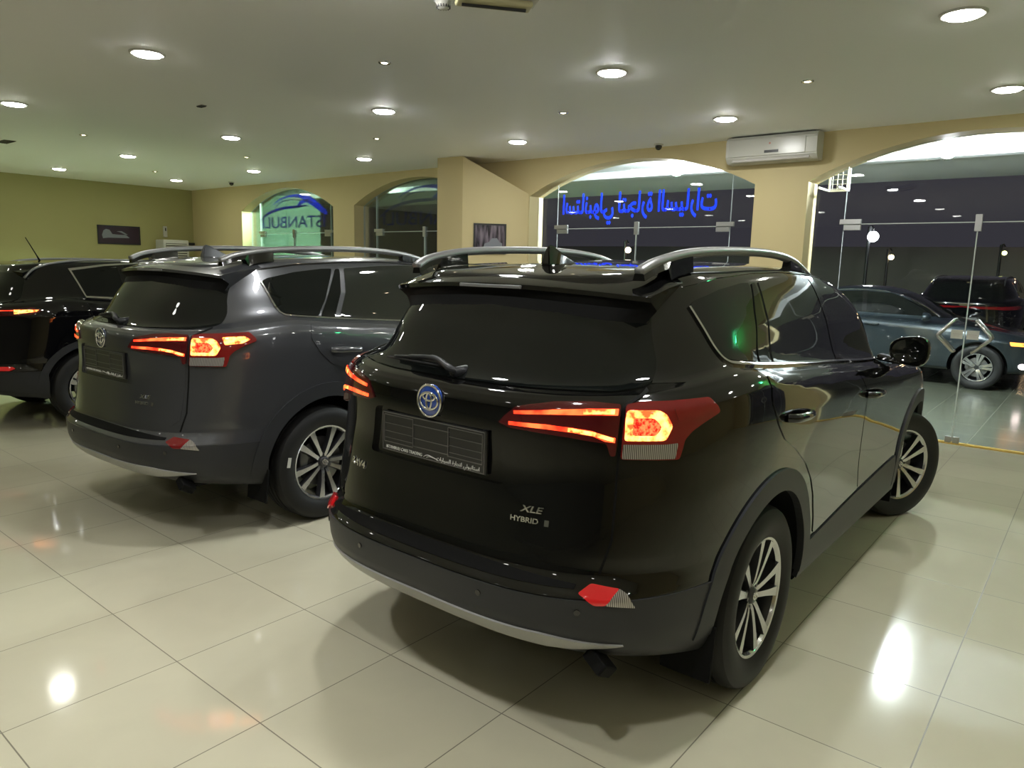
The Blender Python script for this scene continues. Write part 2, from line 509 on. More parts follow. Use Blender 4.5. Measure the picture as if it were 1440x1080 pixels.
M['plate'] = pbr('plate_holder_plastic', (.012, .012, .012), .3, coat=.4)
M['plate_line'] = pbr('plate_holder_rib', (.14, .135, .13), .3, metal=.5)
M['ink'] = pbr('white_lettering', (.55, .55, .52), .5)
M['amber'] = lit_plastic('amber_lamp', (.5, .2, .05), (1, .35, .06), .8)
M['lamp_clear'] = pbr('headlamp_lens', (.30, .30, .32), .05, metal=.6, coat=1.0)

# ---------------------------------------------------------------- wheels
def tyre_mesh(R=.359, w=.112, rim=.238):
    bm = bmesh.new()
    k = R - rim
    prof = [(rim - .004, -.8 * w), (rim + .2 * k, -.955 * w), (rim + .5 * k, -1.0 * w), (rim + .75 * k, -.965 * w), (rim + .9 * k, -.86 * w), (R - .004, -.72 * w), (R, -.55 * w)]
    for y in (-.33, 0.0, .33):
        prof += [(R, (y - .05) * w), (R - .007, (y - .04) * w), (R - .007, (y + .04) * w), (R, (y + .05) * w)]
    half = prof[:7]
    prof += [(r, -h) for r, h in half[::-1]]
    b_lathe(bm, prof, 'Y', 96, closed=True)
    bmesh.ops.recalc_face_normals(bm, faces=bm.faces[:])
    me = bpy.data.meshes.new('tyre'); bm.to_mesh(me); bm.free()
    return auto_smooth(me, 28)

def rim_mesh(rim=.238, pairs=5, split=13.0, w0=.022, w1=.040, back=.02):
    """outer face towards -Y; slot 0 machined, slot 1 dark"""
    bm = bmesh.new()
    b_lathe(bm, [(rim - .003, -.094), (rim - .002, -.088), (rim - .012, -.083), (rim - .020, -.055), (rim - .028, .03), (rim - .028, .085)], 'Y', 72)
    for f in bm.faces: f.material_index = 1
    n0 = len(bm.faces)
    b_lathe(bm, [(rim - .020, -.080), (rim - .012, -.0915), (rim - .002, -.0945), (rim, -.091)], 'Y', 72)
    bm.faces.ensure_lookup_table()
    for f in bm.faces[n0:]: f.material_index = 0
    for k in range(pairs):
        for s in (-1, 1):
            a = 2 * PI * k / pairs + PI / 2
            st = []
            for t in np.linspace(0, 1, 9):
                r = .036 + (rim - .014 - .036) * t
                ang = a + s * math.radians(split) * (.95 + .12 * t) if t > 0.02 else a + s * math.radians(split * .95)
                off = s * .004 * (1 - t)
                w = w0 * (1 - t) + w1 * t - .006 * math.sin(PI * t)
                y = -.068 - .020 * math.sin(PI * min(1, t * 1.05) * .55) 
                y = -.064 - .026 * t ** .6
                d = Vector((math.cos(ang), 0, math.sin(ang))); tv = Vector((-math.sin(ang), 0, math.cos(ang)))
                c = d * r + tv * off
                st.append([bm.verts.new(c + tv * (w / 2) + Vector((0, y, 0))), bm.verts.new(c - tv * (w / 2) + Vector((0, y, 0))),
                           bm.verts.new(c - tv * (w / 2 + .006) + Vector((0, y + .035, 0))), bm.verts.new(c + tv * (w / 2 + .006) + Vector((0, y + .035, 0)))])
            for A, B in zip(st, st[1:]):
                for i in range(4):
                    f = bm.faces.new((A[i], A[(i + 1) % 4], B[(i + 1) % 4], B[i]))
                    f.material_index = 0 if i == 0 else 1
            bm.faces.new(st[0][::-1]).material_index = 1; bm.faces.new(st[-1]).material_index = 1
    n0 = len(bm.faces)
    b_lathe(bm, [(0.0, -.062), (.040, -.064), (.056, -.060), (.060, -.03), (.060, .02)], 'Y', 40)
    bm.faces.ensure_lookup_table()
    for f in bm.faces[n0:]: f.material_index = 1
    for k in range(5):
        a = 2 * PI * (k + .5) / 5 + PI / 2
        n0 = len(bm.faces)
        b_cyl(bm, (.047 * math.cos(a), -.058, .047 * math.sin(a)), (.047 * math.cos(a), -.068, .047 * math.sin(a)), .008, n=6)
        bm.faces.ensure_lookup_table()
        for f in bm.faces[n0:]: f.material_index = 1
    bmesh.ops.recalc_face_normals(bm, faces=bm.faces[:])
    me = bpy.data.meshes.new('rim'); bm.to_mesh(me); bm.free()
    return auto_smooth(me, 25)

def oval_ring(bm, c, ax, ay, r, nrm='X', n=40):
    """torus along an ellipse in the plane facing -X (or -Y)"""
    pts = []
    for k in range(n):
        a = 2 * PI * k / n
        u, v = ax * math.cos(a), ay * math.sin(a)
        pts.append(Vector(c) + (Vector((0, u, v)) if nrm == 'X' else Vector((u, 0, v))))
    b_tube(bm, pts, r, 8, closed=True)

def oval_emblem(bm, c, s, nrm, t):
    """three interlocking ovals"""
    oval_ring(bm, c, .70 * s, .48 * s, t, nrm)
    oval_ring(bm, c, .20 * s, .46 * s, t, nrm)
    oval_ring(bm, Vector(c) + Vector((0, 0, .235 * s)), .46 * s, .215 * s, t, nrm)

def cap_meshes():
    bm = bmesh.new()
    b_lathe(bm, [(0, -.078), (.026, -.077), (.032, -.072), (.034, -.055)], 'Y', 36)
    a = bpy.data.meshes.new('cap'); bmesh.ops.recalc_face_normals(bm, faces=bm.faces[:]); bm.to_mesh(a); bm.free(); smooth(a)
    bm = bmesh.new()
    oval_emblem(bm, (0, -.079, 0), .030, 'Y', .0025)
    b = bpy.data.meshes.new('cap_emblem'); bm.to_mesh(b); bm.free(); smooth(b)
    return a, b

def disc_mesh():
    bm = bmesh.new()
    b_lathe(bm, [(.05, -.03), (.155, -.03), (.155, -.005), (.05, -.005)], 'Y', 48, closed=True)
    b_box(bm, (-.135, -.015, .03), (.06, .07, .13), bev=.012)
    me = bpy.data.meshes.new('disc'); bm.to_mesh(me); bm.free()
    return auto_smooth(me)

WHEEL = dict(tyre=tyre_mesh(), rim=rim_mesh(), disc=disc_mesh())
WHEEL['cap'], WHEEL['capemb'] = cap_meshes()
for k, ms in dict(tyre=['rubber'], rim=['machined', 'dark_alloy'], disc=['disc'], cap=['dark_alloy'], capemb=['chrome']).items():
    for m in ms: WHEEL[k].materials.append(M[m])

def wheel(parent, x, side, steer=0.0, spin=0.0, y=.785, R=.359, kit=None, cap=True):
    kit = kit or WHEEL
    w = empty('wheel', (x, side * y, R), (PI if side > 0 else 0) + steer)
    w.parent = parent
    link('tyre', kit['tyre'], parent=w)
    r = link('alloy_rim', kit['rim'], parent=w); r.rotation_euler = (0, spin, 0)
    link('brake_disc', kit['disc'], parent=w)
    if cap:
        link('hub_cap', kit['cap'], parent=w)
        e = link('hub_emblem', kit['capemb'], parent=w); e.rotation_euler = (0, spin, 0)
    return w

def pj(P, proj):
    """3D points to the 2D frame of a patch projection"""
    out = []
    for x, y, z in P:
        if proj == 'side': out.append((x, z))
        elif proj in ('rear', 'front'): out.append((y, z))
        elif proj == 'top': out.append((x, y))
        else:
            a = math.radians(proj); out.append((x * math.sin(a) - y * math.cos(a), z))
    return out

def shell_object(body, name, wheels, r, mats, parent, y0=.55):
    """body skin with the four wheel openings cut out"""
    o = link(name, body.mesh.copy(), mats, parent)
    bm = bmesh.new()
    for wx, wz in wheels:
        for s in (-1, 1):
            b_cyl(bm, (wx, s * y0, wz), (wx, s * 1.3, wz), r, n=72)
    cm = bpy.data.meshes.new('cut'); bm.to_mesh(cm); bm.free()
    for m in mats: cm.materials.append(m)
    for p in cm.polygons: p.material_index = 1; p.use_smooth = True
    co = bpy.data.objects.new('cut', cm); COL.objects.link(co)
    md = o.modifiers.new('b', 'BOOLEAN'); md.operation = 'DIFFERENCE'; md.solver = 'EXACT'; md.object = co
    par = o.parent; o.parent = None
    dg = bpy.context.evaluated_depsgraph_get()
    me = bpy.data.meshes.new_from_object(o.evaluated_get(dg))
    o.modifiers.clear(); old = o.data; o.data = me; o.parent = par
    bpy.data.meshes.remove(old); bpy.data.objects.remove(co); bpy.data.meshes.remove(cm)
    # flat polygons of the cut stay sharp where they meet the skin
    bm = bmesh.new(); bm.from_mesh(me)
    for f in bm.faces: f.smooth = True
    for e in bm.edges:
        if len(e.link_faces) == 2 and e.calc_face_angle(0) > math.radians(50): e.smooth = False
    bm.to_mesh(me); bm.free()
    return o

def band(body, q0, q1, xmax, off, thick, name, mats, parent, xmin=-9):
    """sheet following the swept rings between ring heights q0..q1 (ring indices) for xmin < x < xmax, both sides in one"""
    v0, v1 = body.v[q0], body.v[q1]
    ks = [k for k, v in enumerate(body.q) if v0 - 1e-9 <= v <= v1 + 1e-9]
    S = body.S[ks]
    du = np.gradient(S, axis=1); dv = np.gradient(S, axis=0)
    N = np.cross(du, dv); N /= np.maximum(np.linalg.norm(N, axis=2, keepdims=True), 1e-9)
    mid = S.shape[1] // 3
    if N[len(ks) // 2, mid, 1] < 0: N = -N
    cols = [i for i in range(S.shape[1]) if xmin < S[len(ks) // 2, i, 0] < xmax]
    bm = bmesh.new()
    def add(sg):
        A = [[bm.verts.new(Vector((p[0], sg * p[1], p[2])) + Vector((n[0], sg * n[1], n[2])) * off) for p, n in zip(S[a, cols], N[a, cols])] for a in range(len(ks))]
        B = [[bm.verts.new(Vector((p[0], sg * p[1], p[2])) + Vector((n[0], sg * n[1], n[2])) * (off - thick)) for p, n in zip(S[a, cols], N[a, cols])] for a in range(len(ks))]
        K, C = len(A), len(cols)
        for a in range(K - 1):
            for c in range(C - 1):
                bm.faces.new((A[a][c], A[a][c + 1], A[a + 1][c + 1], A[a + 1][c]))
        for c in range(C - 1):
            bm.faces.new((A[0][c], A[0][c + 1], B[0][c + 1], B[0][c])); bm.faces.new((A[-1][c], A[-1][c + 1], B[-1][c + 1], B[-1][c]))
        for a in range(K - 1):
            bm.faces.new((A[a][-1], A[a + 1][-1], B[a + 1][-1], B[a][-1]))
    add(1); add(-1)
    bmesh.ops.remove_doubles(bm, verts=bm.verts[:], dist=1e-5)
    bmesh.ops.recalc_face_normals(bm, faces=bm.faces[:])
    me = bpy.data.meshes.new(name); bm.to_mesh(me); bm.free()
    auto_smooth(me, 50)
    return link(name, me, mats, parent)

def arch_poly(cx, cz, r0, r1, a0, a1, n=40):
    out = []
    for k in range(n + 1):
        a = math.radians(a0 + (a1 - a0) * k / n); out.append((cx + r1 * math.cos(a), cz + r1 * math.sin(a)))
    for k in range(n, -1, -1):
        a = math.radians(a0 + (a1 - a0) * k / n); out.append((cx + r0 * math.cos(a), cz + r0 * math.sin(a)))
    return out

def on_skin(me, body, proj, lift):
    """drape a flat mesh (drawn in the x,y plane as projection coordinates, z = height) on to the skin"""
    for v in me.vertices:
        h = body.at(proj, v.co.x, v.co.y)
        if h is None: continue
        p = h[0] + h[1] * ((lift(v.co.x, v.co.y) if callable(lift) else lift) + v.co.z)
        v.co = p
    return me
# ---------------------------------------------------------------- the crossover, built once and copied
def build_crossover(loc, rz, name):
    B = Body(RAV_RINGS)
    P = M['black_paint']
    root = empty(name, loc, rz)
    WX = ((0.0, .362), (2.66, .362))
    shell_object(B, 'body_shell', WX, .432, [P, M['liner']], root)
    pt = lambda nm, me, m, par=root: link(nm, me, [M[m]] if isinstance(m, str) else m, par)
    bp = lambda nm, poly, proj, off, m, par=root, th=.006, res=.03, mir=False: pt(nm, B.patch(poly, proj, off, th, res, mir), m, par)
    # --- tailgate: lower panel, raised a little so the number plate sits in a recess
    gate = [(-.60, .682), (-.53, .676), (-.33, .674), (0, .674), (.33, .674), (.53, .676), (.60, .682), (.648, .72), (.652, .90), (.648, 1.03), (.645, 1.165),
            (.5, 1.172), (.25, 1.176), (0, 1.177), (-.25, 1.176), (-.5, 1.172), (-.645, 1.165), (-.648, 1.03), (-.652, .90), (-.648, .72)]
    rec = fillet([(-.33, .895), (.33, .895), (.30, 1.075), (.17, 1.092), (-.17, 1.092), (-.30, 1.075)], .02, 3)
    def raise_(u, v):
        return .003 + .013 * (1 - min(1, max(0, (abs(u) - .34) / .2))) * max(0, min(1, (v - .70) / .14))
    tg = pt('tailgate', B.patch(gate, 'rear', raise_, .018, .022, hole=rec), [P])
    # shut line strips round the gate
    for sg in (False, True):
        pt('shut_line', B.strip(pj([(-.60, -.668, 1.222), (-.65, -.684, 1.212), (-.722, -.656, 1.18), (-.750, -.661, 1.02), (-.761, -.665, .90), (-.778, -.668, .76), (-.80, -.64, .655)], 40), .007, 40, .0035, .005, .02, sg), 'liner', tg)
    # --- rear window, wiper
    win = fillet([(-.60, 1.214), (-.665, 1.226), (-.640, 1.30), (-.575, 1.455), (-.545, 1.478), (.545, 1.478), (.575, 1.455), (.640, 1.30), (.665, 1.226), (.60, 1.214), (.3, 1.209), (0, 1.208), (-.3, 1.209)], [.0, .02, 0, 0, .02, .02, 0, 0, .02, 0, 0, 0, 0], 3)
    bp('rear_window', win, 'rear', .004, 'glass', res=.025)
    bm = bmesh.new()
    pv = B.at('rear', -.03, 1.225)[0] + Vector((-.02, 0, .004))
    tip = B.at('rear', .36, 1.243)
    pts = [pv, pv + Vector((-.02, .02, .012)), B.at('rear', .10, 1.258)[0] + Vector((-.038, 0, .004)), B.at('rear', .22, 1.256)[0] + Vector((-.03, 0, 0)), tip[0] + Vector((-.018, 0, 0))]
    b_tube(bm, spline(pts, 6), [.019] * 8 + [.016] * 6 + [.013] * 6 + [.008] * 5, 10, flat=.7)
    b_cyl(bm, pv + Vector((.05, 0, 0)), pv + Vector((-.022, 0, 0)), .022, .018)
    wa = bm_obj('wiper_arm', bm, [M['cladding']], root, sm=True)
    bm = bmesh.new()
    bl = [B.at('rear', y, z)[0] + Vector((-.012, 0, 0)) for y, z in ((.05, 1.236), (.2, 1.238), (.35, 1.236), (.42, 1.232))]
    b_tube(bm, bl, .006, 6)
    bm_obj('wiper_blade', bm, [M['rubber']], wa, sm=True)
    # --- roof spoiler with the high brake lamp
    bm = bmesh.new(); rows = []
    for y in np.linspace(-.615, .615, 33):
        t = abs(y) / .615
        xt = -.615 + .105 * t ** 2.6; zt = 1.545 - .030 * t ** 2
        f = B.at('top', -.27 + .03 * t, y * .97); ft = f[0] + Vector((0, 0, .003)) if f else Vector((-.27, y, 1.55))
        mx = (ft.x + xt) / 2; mz = (ft.z + zt) / 2 + .007
        g = B.at('rear', y * .94, 1.455 - .035 * t)
        under = g[0] + Vector((-.004, 0, 0)) if g else Vector((-.45, y, 1.46))
        mid = Vector(((xt + under.x) / 2 + .03, y, (zt - .03 + under.z) / 2 + .012))
        rows.append([bm.verts.new(p) for p in (ft, Vector((mx, y, mz)), Vector((xt + .015, y, zt + .002)), Vector((xt, y, zt - .004)), Vector((xt + .002, y, zt - .020)), Vector((xt + .014, y, zt - .026)), mid, under)])
    for a, b in zip(rows, rows[1:]):
        for i in range(7):
            fc = bm.faces.new((a[i], a[i + 1], b[i + 1], b[i])); fc.material_index = 1 if i >= 4 else 0
    bm.faces.new(rows[0]); bm.faces.new(rows[-1][::-1])
    bmesh.ops.recalc_face_normals(bm, faces=bm.faces[:])
    me = bpy.data.meshes.new('spoiler'); bm.to_mesh(me); bm.free()
    sp = pt('roof_spoiler', auto_smooth(me, 40), [P, M['liner']])
    bm = bmesh.new()
    b_box(bm, (-.612, 0, 1.530), (.014, .30, .013), bev=.003)
    bm_obj('high_brake_lamp', bm, [M['frosted']], sp)
    # --- tail lamps: inner pair on the gate, outer pair on the wings
    A = 40
    gl = [(-.891, -.303, 1.103), (-.886, -.324, 1.128), (-.875, -.359, 1.158), (-.831, -.469, 1.178), (-.774, -.565, 1.184), (-.726, -.644, 1.180), (-.742, -.652, 1.141), (-.752, -.652, 1.075),
          (-.756, -.652, 1.03), (-.767, -.640, 1.029), (-.773, -.629, 1.069), (-.806, -.576, 1.075), (-.832, -.524, 1.082), (-.869, -.417, 1.089), (-.884, -.347, 1.092)]
    bu = [(-.878, -.355, 1.146), (-.841, -.478, 1.159), (-.791, -.578, 1.166), (-.740, -.646, 1.168), (-.745, -.647, 1.153), (-.793, -.580, 1.151), (-.843, -.480, 1.146), (-.879, -.357, 1.136)]
    bl = [(-.884, -.341, 1.112), (-.854, -.461, 1.115), (-.822, -.540, 1.111), (-.794, -.591, 1.105), (-.775, -.624, 1.092), (-.756, -.648, 1.087), (-.757, -.648, 1.072), (-.775, -.625, 1.075), (-.795, -.592, 1.090), (-.823, -.541, 1.097), (-.855, -.462, 1.101), (-.885, -.342, 1.101)]
    ol = [(-.72, -.662, 1.182), (-.683, -.691, 1.189), (-.609, -.751, 1.191), (-.479, -.821, 1.197), (-.452, -.84, 1.171), (-.446, -.846, 1.152), (-.519, -.823, 1.122), (-.56, -.807, 1.1), (-.585, -.796, 1.075), (-.592, -.794, 1.048), (-.604, -.79, 1.014), (-.65, -.759, 1.015), (-.749, -.668, 1.019), (-.742, -.666, 1.097)]
    orr = [(-.725, -.668, 1.167), (-.648, -.736, 1.167), (-.631, -.752, 1.155), (-.619, -.768, 1.119), (-.640, -.760, 1.08), (-.648, -.754, 1.076), (-.739, -.672, 1.077), (-.732, -.668, 1.141)]
    oin = [(-.714, -.684, 1.146), (-.665, -.729, 1.145), (-.649, -.747, 1.118), (-.666, -.738, 1.092), (-.722, -.687, 1.093)]
    ow = [(-.743, -.670, 1.066), (-.639, -.762, 1.064), (-.607, -.783, 1.067), (-.617, -.781, 1.018), (-.747, -.671, 1.021)]
    tipb = [(-.602, -.760, 1.172), (-.50, -.815, 1.176), (-.475, -.83, 1.160), (-.52, -.82, 1.140), (-.60, -.778, 1.132)]
    uv = lambda L: [Vector(p) for p in pj(L, A)]
    for mir in (False, True):
        a = bp('inner_tail_lamp', fillet(uv(gl), .006, 2), A, .022, 'lens_dark_red', th=.03, res=.014, mir=mir)
        bp('light_bar', uv(bu), A, .0245, 'red_bar', a, th=.004, res=.01, mir=mir)
        bp('light_bar', uv(bl), A, .0245, 'red_bar', a, th=.004, res=.01, mir=mir)
        bp('light_bar', uv([(-.80, -.56, 1.164), (-.750, -.640, 1.167), (-.755, -.641, 1.156), (-.80, -.56, 1.153)]), A, .0255, 'hot_bar', a, th=.004, res=.01, mir=mir)
        bp('light_bar', uv([(-.832, -.53, 1.111), (-.790, -.598, 1.102), (-.760, -.645, 1.086), (-.762, -.645, 1.075), (-.795, -.592, 1.091), (-.832, -.53, 1.099)]), A, .0255, 'hot_bar', a, th=.004, res=.01, mir=mir)
        o = bp('outer_tail_lamp', fillet(uv(ol), .008, 2), A, .014, 'lens_red', th=.02, res=.014, mir=mir)
        bp('light_bar', fillet(uv(orr), .008, 2), A, .0165, 'hot_bar', o, th=.004, res=.012, mir=mir)
        bp('brake_bulb_lens', fillet(uv(oin), .01, 2), A, .018, 'red_glow', o, th=.003, res=.01, mir=mir)
        bp('reversing_lens', fillet(uv(ow), .004, 2), A, .017, 'lens_clear', o, th=.004, res=.012, mir=mir)
        sl = bp('side_marker_lens', fillet(uv(tipb), .006, 2), A, .0165, 'lens_red', o, th=.004, res=.012, mir=mir)
    # --- emblem
    ec = B.at('rear', 0, 1.135)[0] + Vector((-.018, 0, 0))
    bm = bmesh.new(); b_lathe(bm, [(0, -.004), (.050, -.003), (.058, .003), (.058, .010)], 'X', 40, c=ec)
    em = bm_obj('emblem', bm, [M['emblem_blue']], root, sm=True)
    bm = bmesh.new(); oval_ring(bm, ec + Vector((-.004, 0, 0)), .056, .056, .0042); oval_emblem(bm, ec + Vector((-.0055, 0, 0)), .062, 'X', .0042)
    bm_obj('emblem_ovals', bm, [M['chrome']], em, sm=True)
    # --- number plate holder with empty blanks and its two-script line of text
    px = B.at('rear', 0, .99)[0].x - .006
    bm = bmesh.new(); b_box(bm, (px, 0, .990), (.014, .515, .150), bev=.005)
    ph = bm_obj('number_plate_holder', bm, [M['plate']], root)
    bm = bmesh.new()
    def rect(y0, y1, z0, z1, t=.003):
        for (c, s) in (((y0 + y1) / 2, z0), ((y0 + y1) / 2, z1)): b_box(bm, (px - .008, c, s), (.004, abs(y1 - y0), t))
        for y in (y0, y1): b_box(bm, (px - .008, y, (z0 + z1) / 2), (.004, t, abs(z1 - z0)))
    rect(.243, .09, .950, 1.052); rect(-.085, -.243, .950, 1.052); rect(.251, -.251, .920, 1.060)
    for z in (.965, .99, 1.02):
        for y0, y1 in ((.24, .095), (-.09, -.24)): b_box(bm, (px - .008, (y0 + y1) / 2, z), (.003, abs(y1 - y0), .002))
    for z in (1.035, .985, .955): b_box(bm, (px - .008, .0, z), (.003, .18, .003))
    bm_obj('plate_frame_ribs', bm, [M['plate_line']], ph)
    def sign(body, size, y, z, x, ext=.0012, sx=1.0, shear=0, m='ink', par=None, nm='lettering', bold=0.0):
        me = text_mesh(body, size, ext, 'CENTER', shear, sx, bold)
        o = link(nm, me, [M[m]], par); o.matrix_parent_inverse = Matrix()
        o.matrix_local = Matrix(((0, 0, -1, x), (-1, 0, 0, y), (0, 1, 0, z), (0, 0, 0, 1)))
        return o
    sign('ISTANBULI CARS TRADING', .0165, .138, .931, px - .0085, sx=.95, par=ph)
    sign(ARABIC, .020, -.13, .931, px - .0085, par=ph)
    bm = bmesh.new()
    for (a, b, h) in ((.035, -.03, .009), (.02, -.035, .005)):
        b_tube(bm, spline([(px - .009, a, .927), (px - .009, (a + b) / 2 + .01, .927 + h), (px - .009, b, .928)], 6), .0013, 5)
    bm_obj('car_outline_mark', bm, [M['ink']], ph)
    # --- badges
    def badge(body, size, y, z, sx=1.0, shear=.25, space=1.0):
        me = text_mesh(body, size, .0015, 'CENTER', shear, sx, .0006, space)
        for v in me.vertices: v.co = Vector((y - v.co.x, z + v.co.y, v.co.z))
        on_skin(me, B, 'rear', lambda u, v: .004 + raise_(u, v))
        return link('badge', me, [M['chrome']], tg)
    badge('XLE', .030, -.432, .833, 1.35); badge('HYBRID', .024, -.412, .797, 1.15, 0.0)
    badge('RAV4', .040, .42, .826, 1.25, .2)
    hs = [(-.478, .786), (-.492, .786), (-.492, .806), (-.478, .806)]
    bp('badge', hs, 'rear', lambda u, v: .003 + raise_(u, v), 'chrome', tg, th=.003, res=.01)
    # --- rear bumper: grained lower cover, silver skid edge, reflectors, sensors, tow flap
    bu_ = band(B, 1, 4, -.40, .005, .012, 'rear_bumper', [M['cladding']], root)
    sk = []
    for y in np.linspace(-.72, .72, 41):
        t = min(1.0, abs(y) / .72)
        sk.append((y, .462 - .006 * t + (-.030 * max(0, t - .72) / .28)))
    lo = [(y, z - (.060 * (1 - max(0, (abs(y) / .72 - .70)) / .30) + .002)) for y, z in sk][::-1]
    bp('skid_plate', sk + lo, 'rear', .012, 'skid', bu_, th=.014, res=.02)
    stp = [(y, .607 + .004 * (abs(y) / .6)) for y in np.linspace(-.60, .60, 25)] + [(y, .645 - .022 * (abs(y) / .6) ** 3) for y in np.linspace(.60, -.60, 25)]
    bp('bumper_step', stp, 'rear', .004, 'liner', bu_, th=.006, res=.02)
    rr = [(-.877, -.614, .600), (-.838, -.637, .627), (-.788, -.709, .615), (-.834, -.687, .572), (-.856, -.662, .572)]
    rw = [(-.788, -.709, .615), (-.777, -.728, .601), (-.76, -.751, .559), (-.834, -.687, .572)]
    for mir in (False, True):
        bp('reflector', fillet(uv(rr), .006, 2), A, .011, 'reflector', bu_, th=.012, res=.012, mir=mir)
        bp('reflector_clear_lens', fillet(uv(rw), .004, 2), A, .011, 'lens_clear', bu_, th=.012, res=.012, mir=mir)
        for yy in (-.30, -.62):
            h = B.at('rear', yy, .545); bm = bmesh.new()
            c = Vector((h[0].x, h[0].y * (-1 if mir else 1), h[0].z)); n = Vector((h[1].x, h[1].y * (-1 if mir else 1), h[1].z))
            b_cyl(bm, c, c + n * .009, .010, n=20); bm_obj('parking_sensor', bm, [M['gloss_black']], bu_)
    bm = bmesh.new(); b_box(bm, (-.80, -.66, .352), (.085, .085, .045), Matrix.Rotation(.5, 3, 'Y') @ Matrix.Rotation(.5, 3, 'X'), .006)
    bm_obj('exhaust_guard', bm, [M['liner']], root)
    bm = bmesh.new(); b_tube(bm, [(-.45, -.60, .33), (-.60, -.60, .33), (-.74, -.61, .34)], .026, 14); bm_obj('exhaust_pipe', bm, [M['liner']], root, sm=True)
    # --- wheel-arch and sill cladding
    for wx in (0.0, 2.66):
        for mir in (False, True):
            bp('wheel_arch_trim', arch_poly(wx, .362, .426, .512, 2 if wx > 1 else -4, 178 if wx < 1 else 184), 'side', .010, 'cladding', th=.03, res=.025, mir=mir)
    for mir in (False, True):
        bp('sill_trim', [(.42, .305), (2.24, .290), (2.19, .41), (2.12, .525), (1.3, .490), (.50, .452), (.44, .42)], 'side', .008, 'cladding', th=.02, res=.03, mir=mir)
        s_ = 1 if mir else -1
        for wx, mx in ((0, -.46), (2.66, 2.21)):
            bm = bmesh.new(); b_box(bm, (mx + .03, s_ * .79, .30), (.012, .19, .20), Matrix.Rotation(.12, 3, 'Y'), .004)
            bm_obj('mud_flap', bm, [M['liner']], root)
    # --- doors with their glass, handles
    rd = fillet([(-.10, 1.238), (.04, 1.225), (.30, 1.202), (.70, 1.172), (1.10, 1.142), (1.205, 1.02), (1.235, .84), (1.265, .66), (1.30, .502), (.56, .468), (.545, .55), (.50, .66), (.43, .75), (.32, .84), (.16, .93), (.02, .99), (-.06, 1.06), (-.12, 1.15)], .02, 2)
    fd = fillet([(1.113, 1.141), (1.6, 1.108), (2.02, 1.068), (2.06, 1.0), (2.09, .82), (2.11, .62), (2.12, .545), (1.312, .504), (1.277, .66), (1.247, .84), (1.217, 1.02)], .02, 2)
    w1 = fillet([(.345, 1.561), (.67, 1.580), (1.03, 1.588), (1.035, 1.481), (1.05, 1.345), (1.055, 1.192), (.48, 1.226), (.193, 1.250), (.297, 1.411)], .012, 2)
    w1b = fillet([(.272, 1.556), (.306, 1.558), (.258, 1.412), (.155, 1.256), (.05, 1.266), (.129, 1.364)], .01, 2)
    w2 = fillet([(1.13, 1.583), (1.21, 1.581), (1.5, 1.548), (1.75, 1.476), (2.0, 1.345), (2.19, 1.175), (2.22, 1.122), (1.6, 1.150), (1.14, 1.186), (1.14, 1.34)], .012, 2)
    qg = fillet([(-.264, 1.48), (-.227, 1.497), (-.047, 1.533), (.165, 1.556), (.245, 1.558), (.197, 1.484), (.115, 1.364), (.03, 1.270), (-.142, 1.285), (-.208, 1.296), (-.232, 1.333), (-.246, 1.401)], .012, 2)
    tr = [(-.270, 1.476), (-.254, 1.392), (-.238, 1.329), (-.214, 1.289), (-.152, 1.275), (.05, 1.256), (.30, 1.236), (.70, 1.208), (1.1, 1.180), (1.6, 1.142), (2.22, 1.102)]
    for mir in (False, True):
        s_ = 1 if mir else -1
        d1 = bp('rear_door', rd, 'side', .0035, [P], th=.006, res=.03, mir=mir)
        d2 = bp('front_door', fd, 'side', .0035, [P], th=.006, res=.03, mir=mir)
        bp('door_window', w1, 'side', .004, 'clearer_glass', d1, res=.03, mir=mir)
        bp('door_window', w1b, 'side', .004, 'glass', d1, res=.03, mir=mir)
        bp('door_window', w2, 'side', .004, 'clearer_glass', d2, res=.03, mir=mir)
        bp('pillar_trim', [(1.042, 1.585), (1.124, 1.582), (1.134, 1.34), (1.134, 1.190), (1.062, 1.194), (1.056, 1.345)], 'side', .006, 'gloss_black', d2, res=.03, mir=mir)
        bp('quarter_window', qg, 'side', .004, 'glass', res=.03, mir=mir)
        pt('window_trim', B.strip(spline([Vector(p) for p in tr], 4), .010, 'side', .008, .012, .02, mir), 'chrome')
        pt('roof_moulding', B.strip([(-.30, 1.542), (0, 1.580), (.35, 1.600), (.7, 1.607), (1.1, 1.597), (1.45, 1.573)], .008, 'side', .003, .006, .03, mir), 'gloss_black')
        for hx, hz, dd in ((.13, 1.068, d1), (1.32, 1.008, d2)):
            h = B.at('side', hx, hz)[0]; y = h.y
            bm = bmesh.new()
            b_tube(bm, spline([(hx - .11, y - .004, hz + .004), (hx - .085, y - .036, hz + .004), (hx, y - .044, hz + .001), (hx + .085, y - .036, hz - .004), (hx + .11, y - .004, hz - .005)], 6), .0135, 10, flat=1.25)
            if mir: bmesh.ops.scale(bm, vec=(1, -1, 1), verts=bm.verts[:])
            bm_obj('door_handle', bm, [P], dd, sm=True)
        # mirror
        bm = bmesh.new()
        bmesh.ops.create_uvsphere(bm, u_segments=32, v_segments=20, radius=1)
        for v in bm.verts:
            c = v.co
            q = lambda t, e: math.copysign(abs(t) ** e, t)
            x = q(c.x, .75) * .085; y = q(c.y, .7) * .104; z = q(c.z, .75) * .084
            if x < -.03: x = -.03
            z *= 1 - .18 * (y / .125 * -s_ * -1 * s_ if False else (-(y * s_) / .104))
            v.co = Vector((2.02 + x, s_ * .94 + y, 1.175 + z))
        mr = bm_obj('side_mirror', bm, [P], root, sm=False)
        auto_smooth(mr.data, 40)
        bm = bmesh.new()
        b_lathe(bm, [(0, 0), (.09, 0), (.094, .004)], 'X', 40)
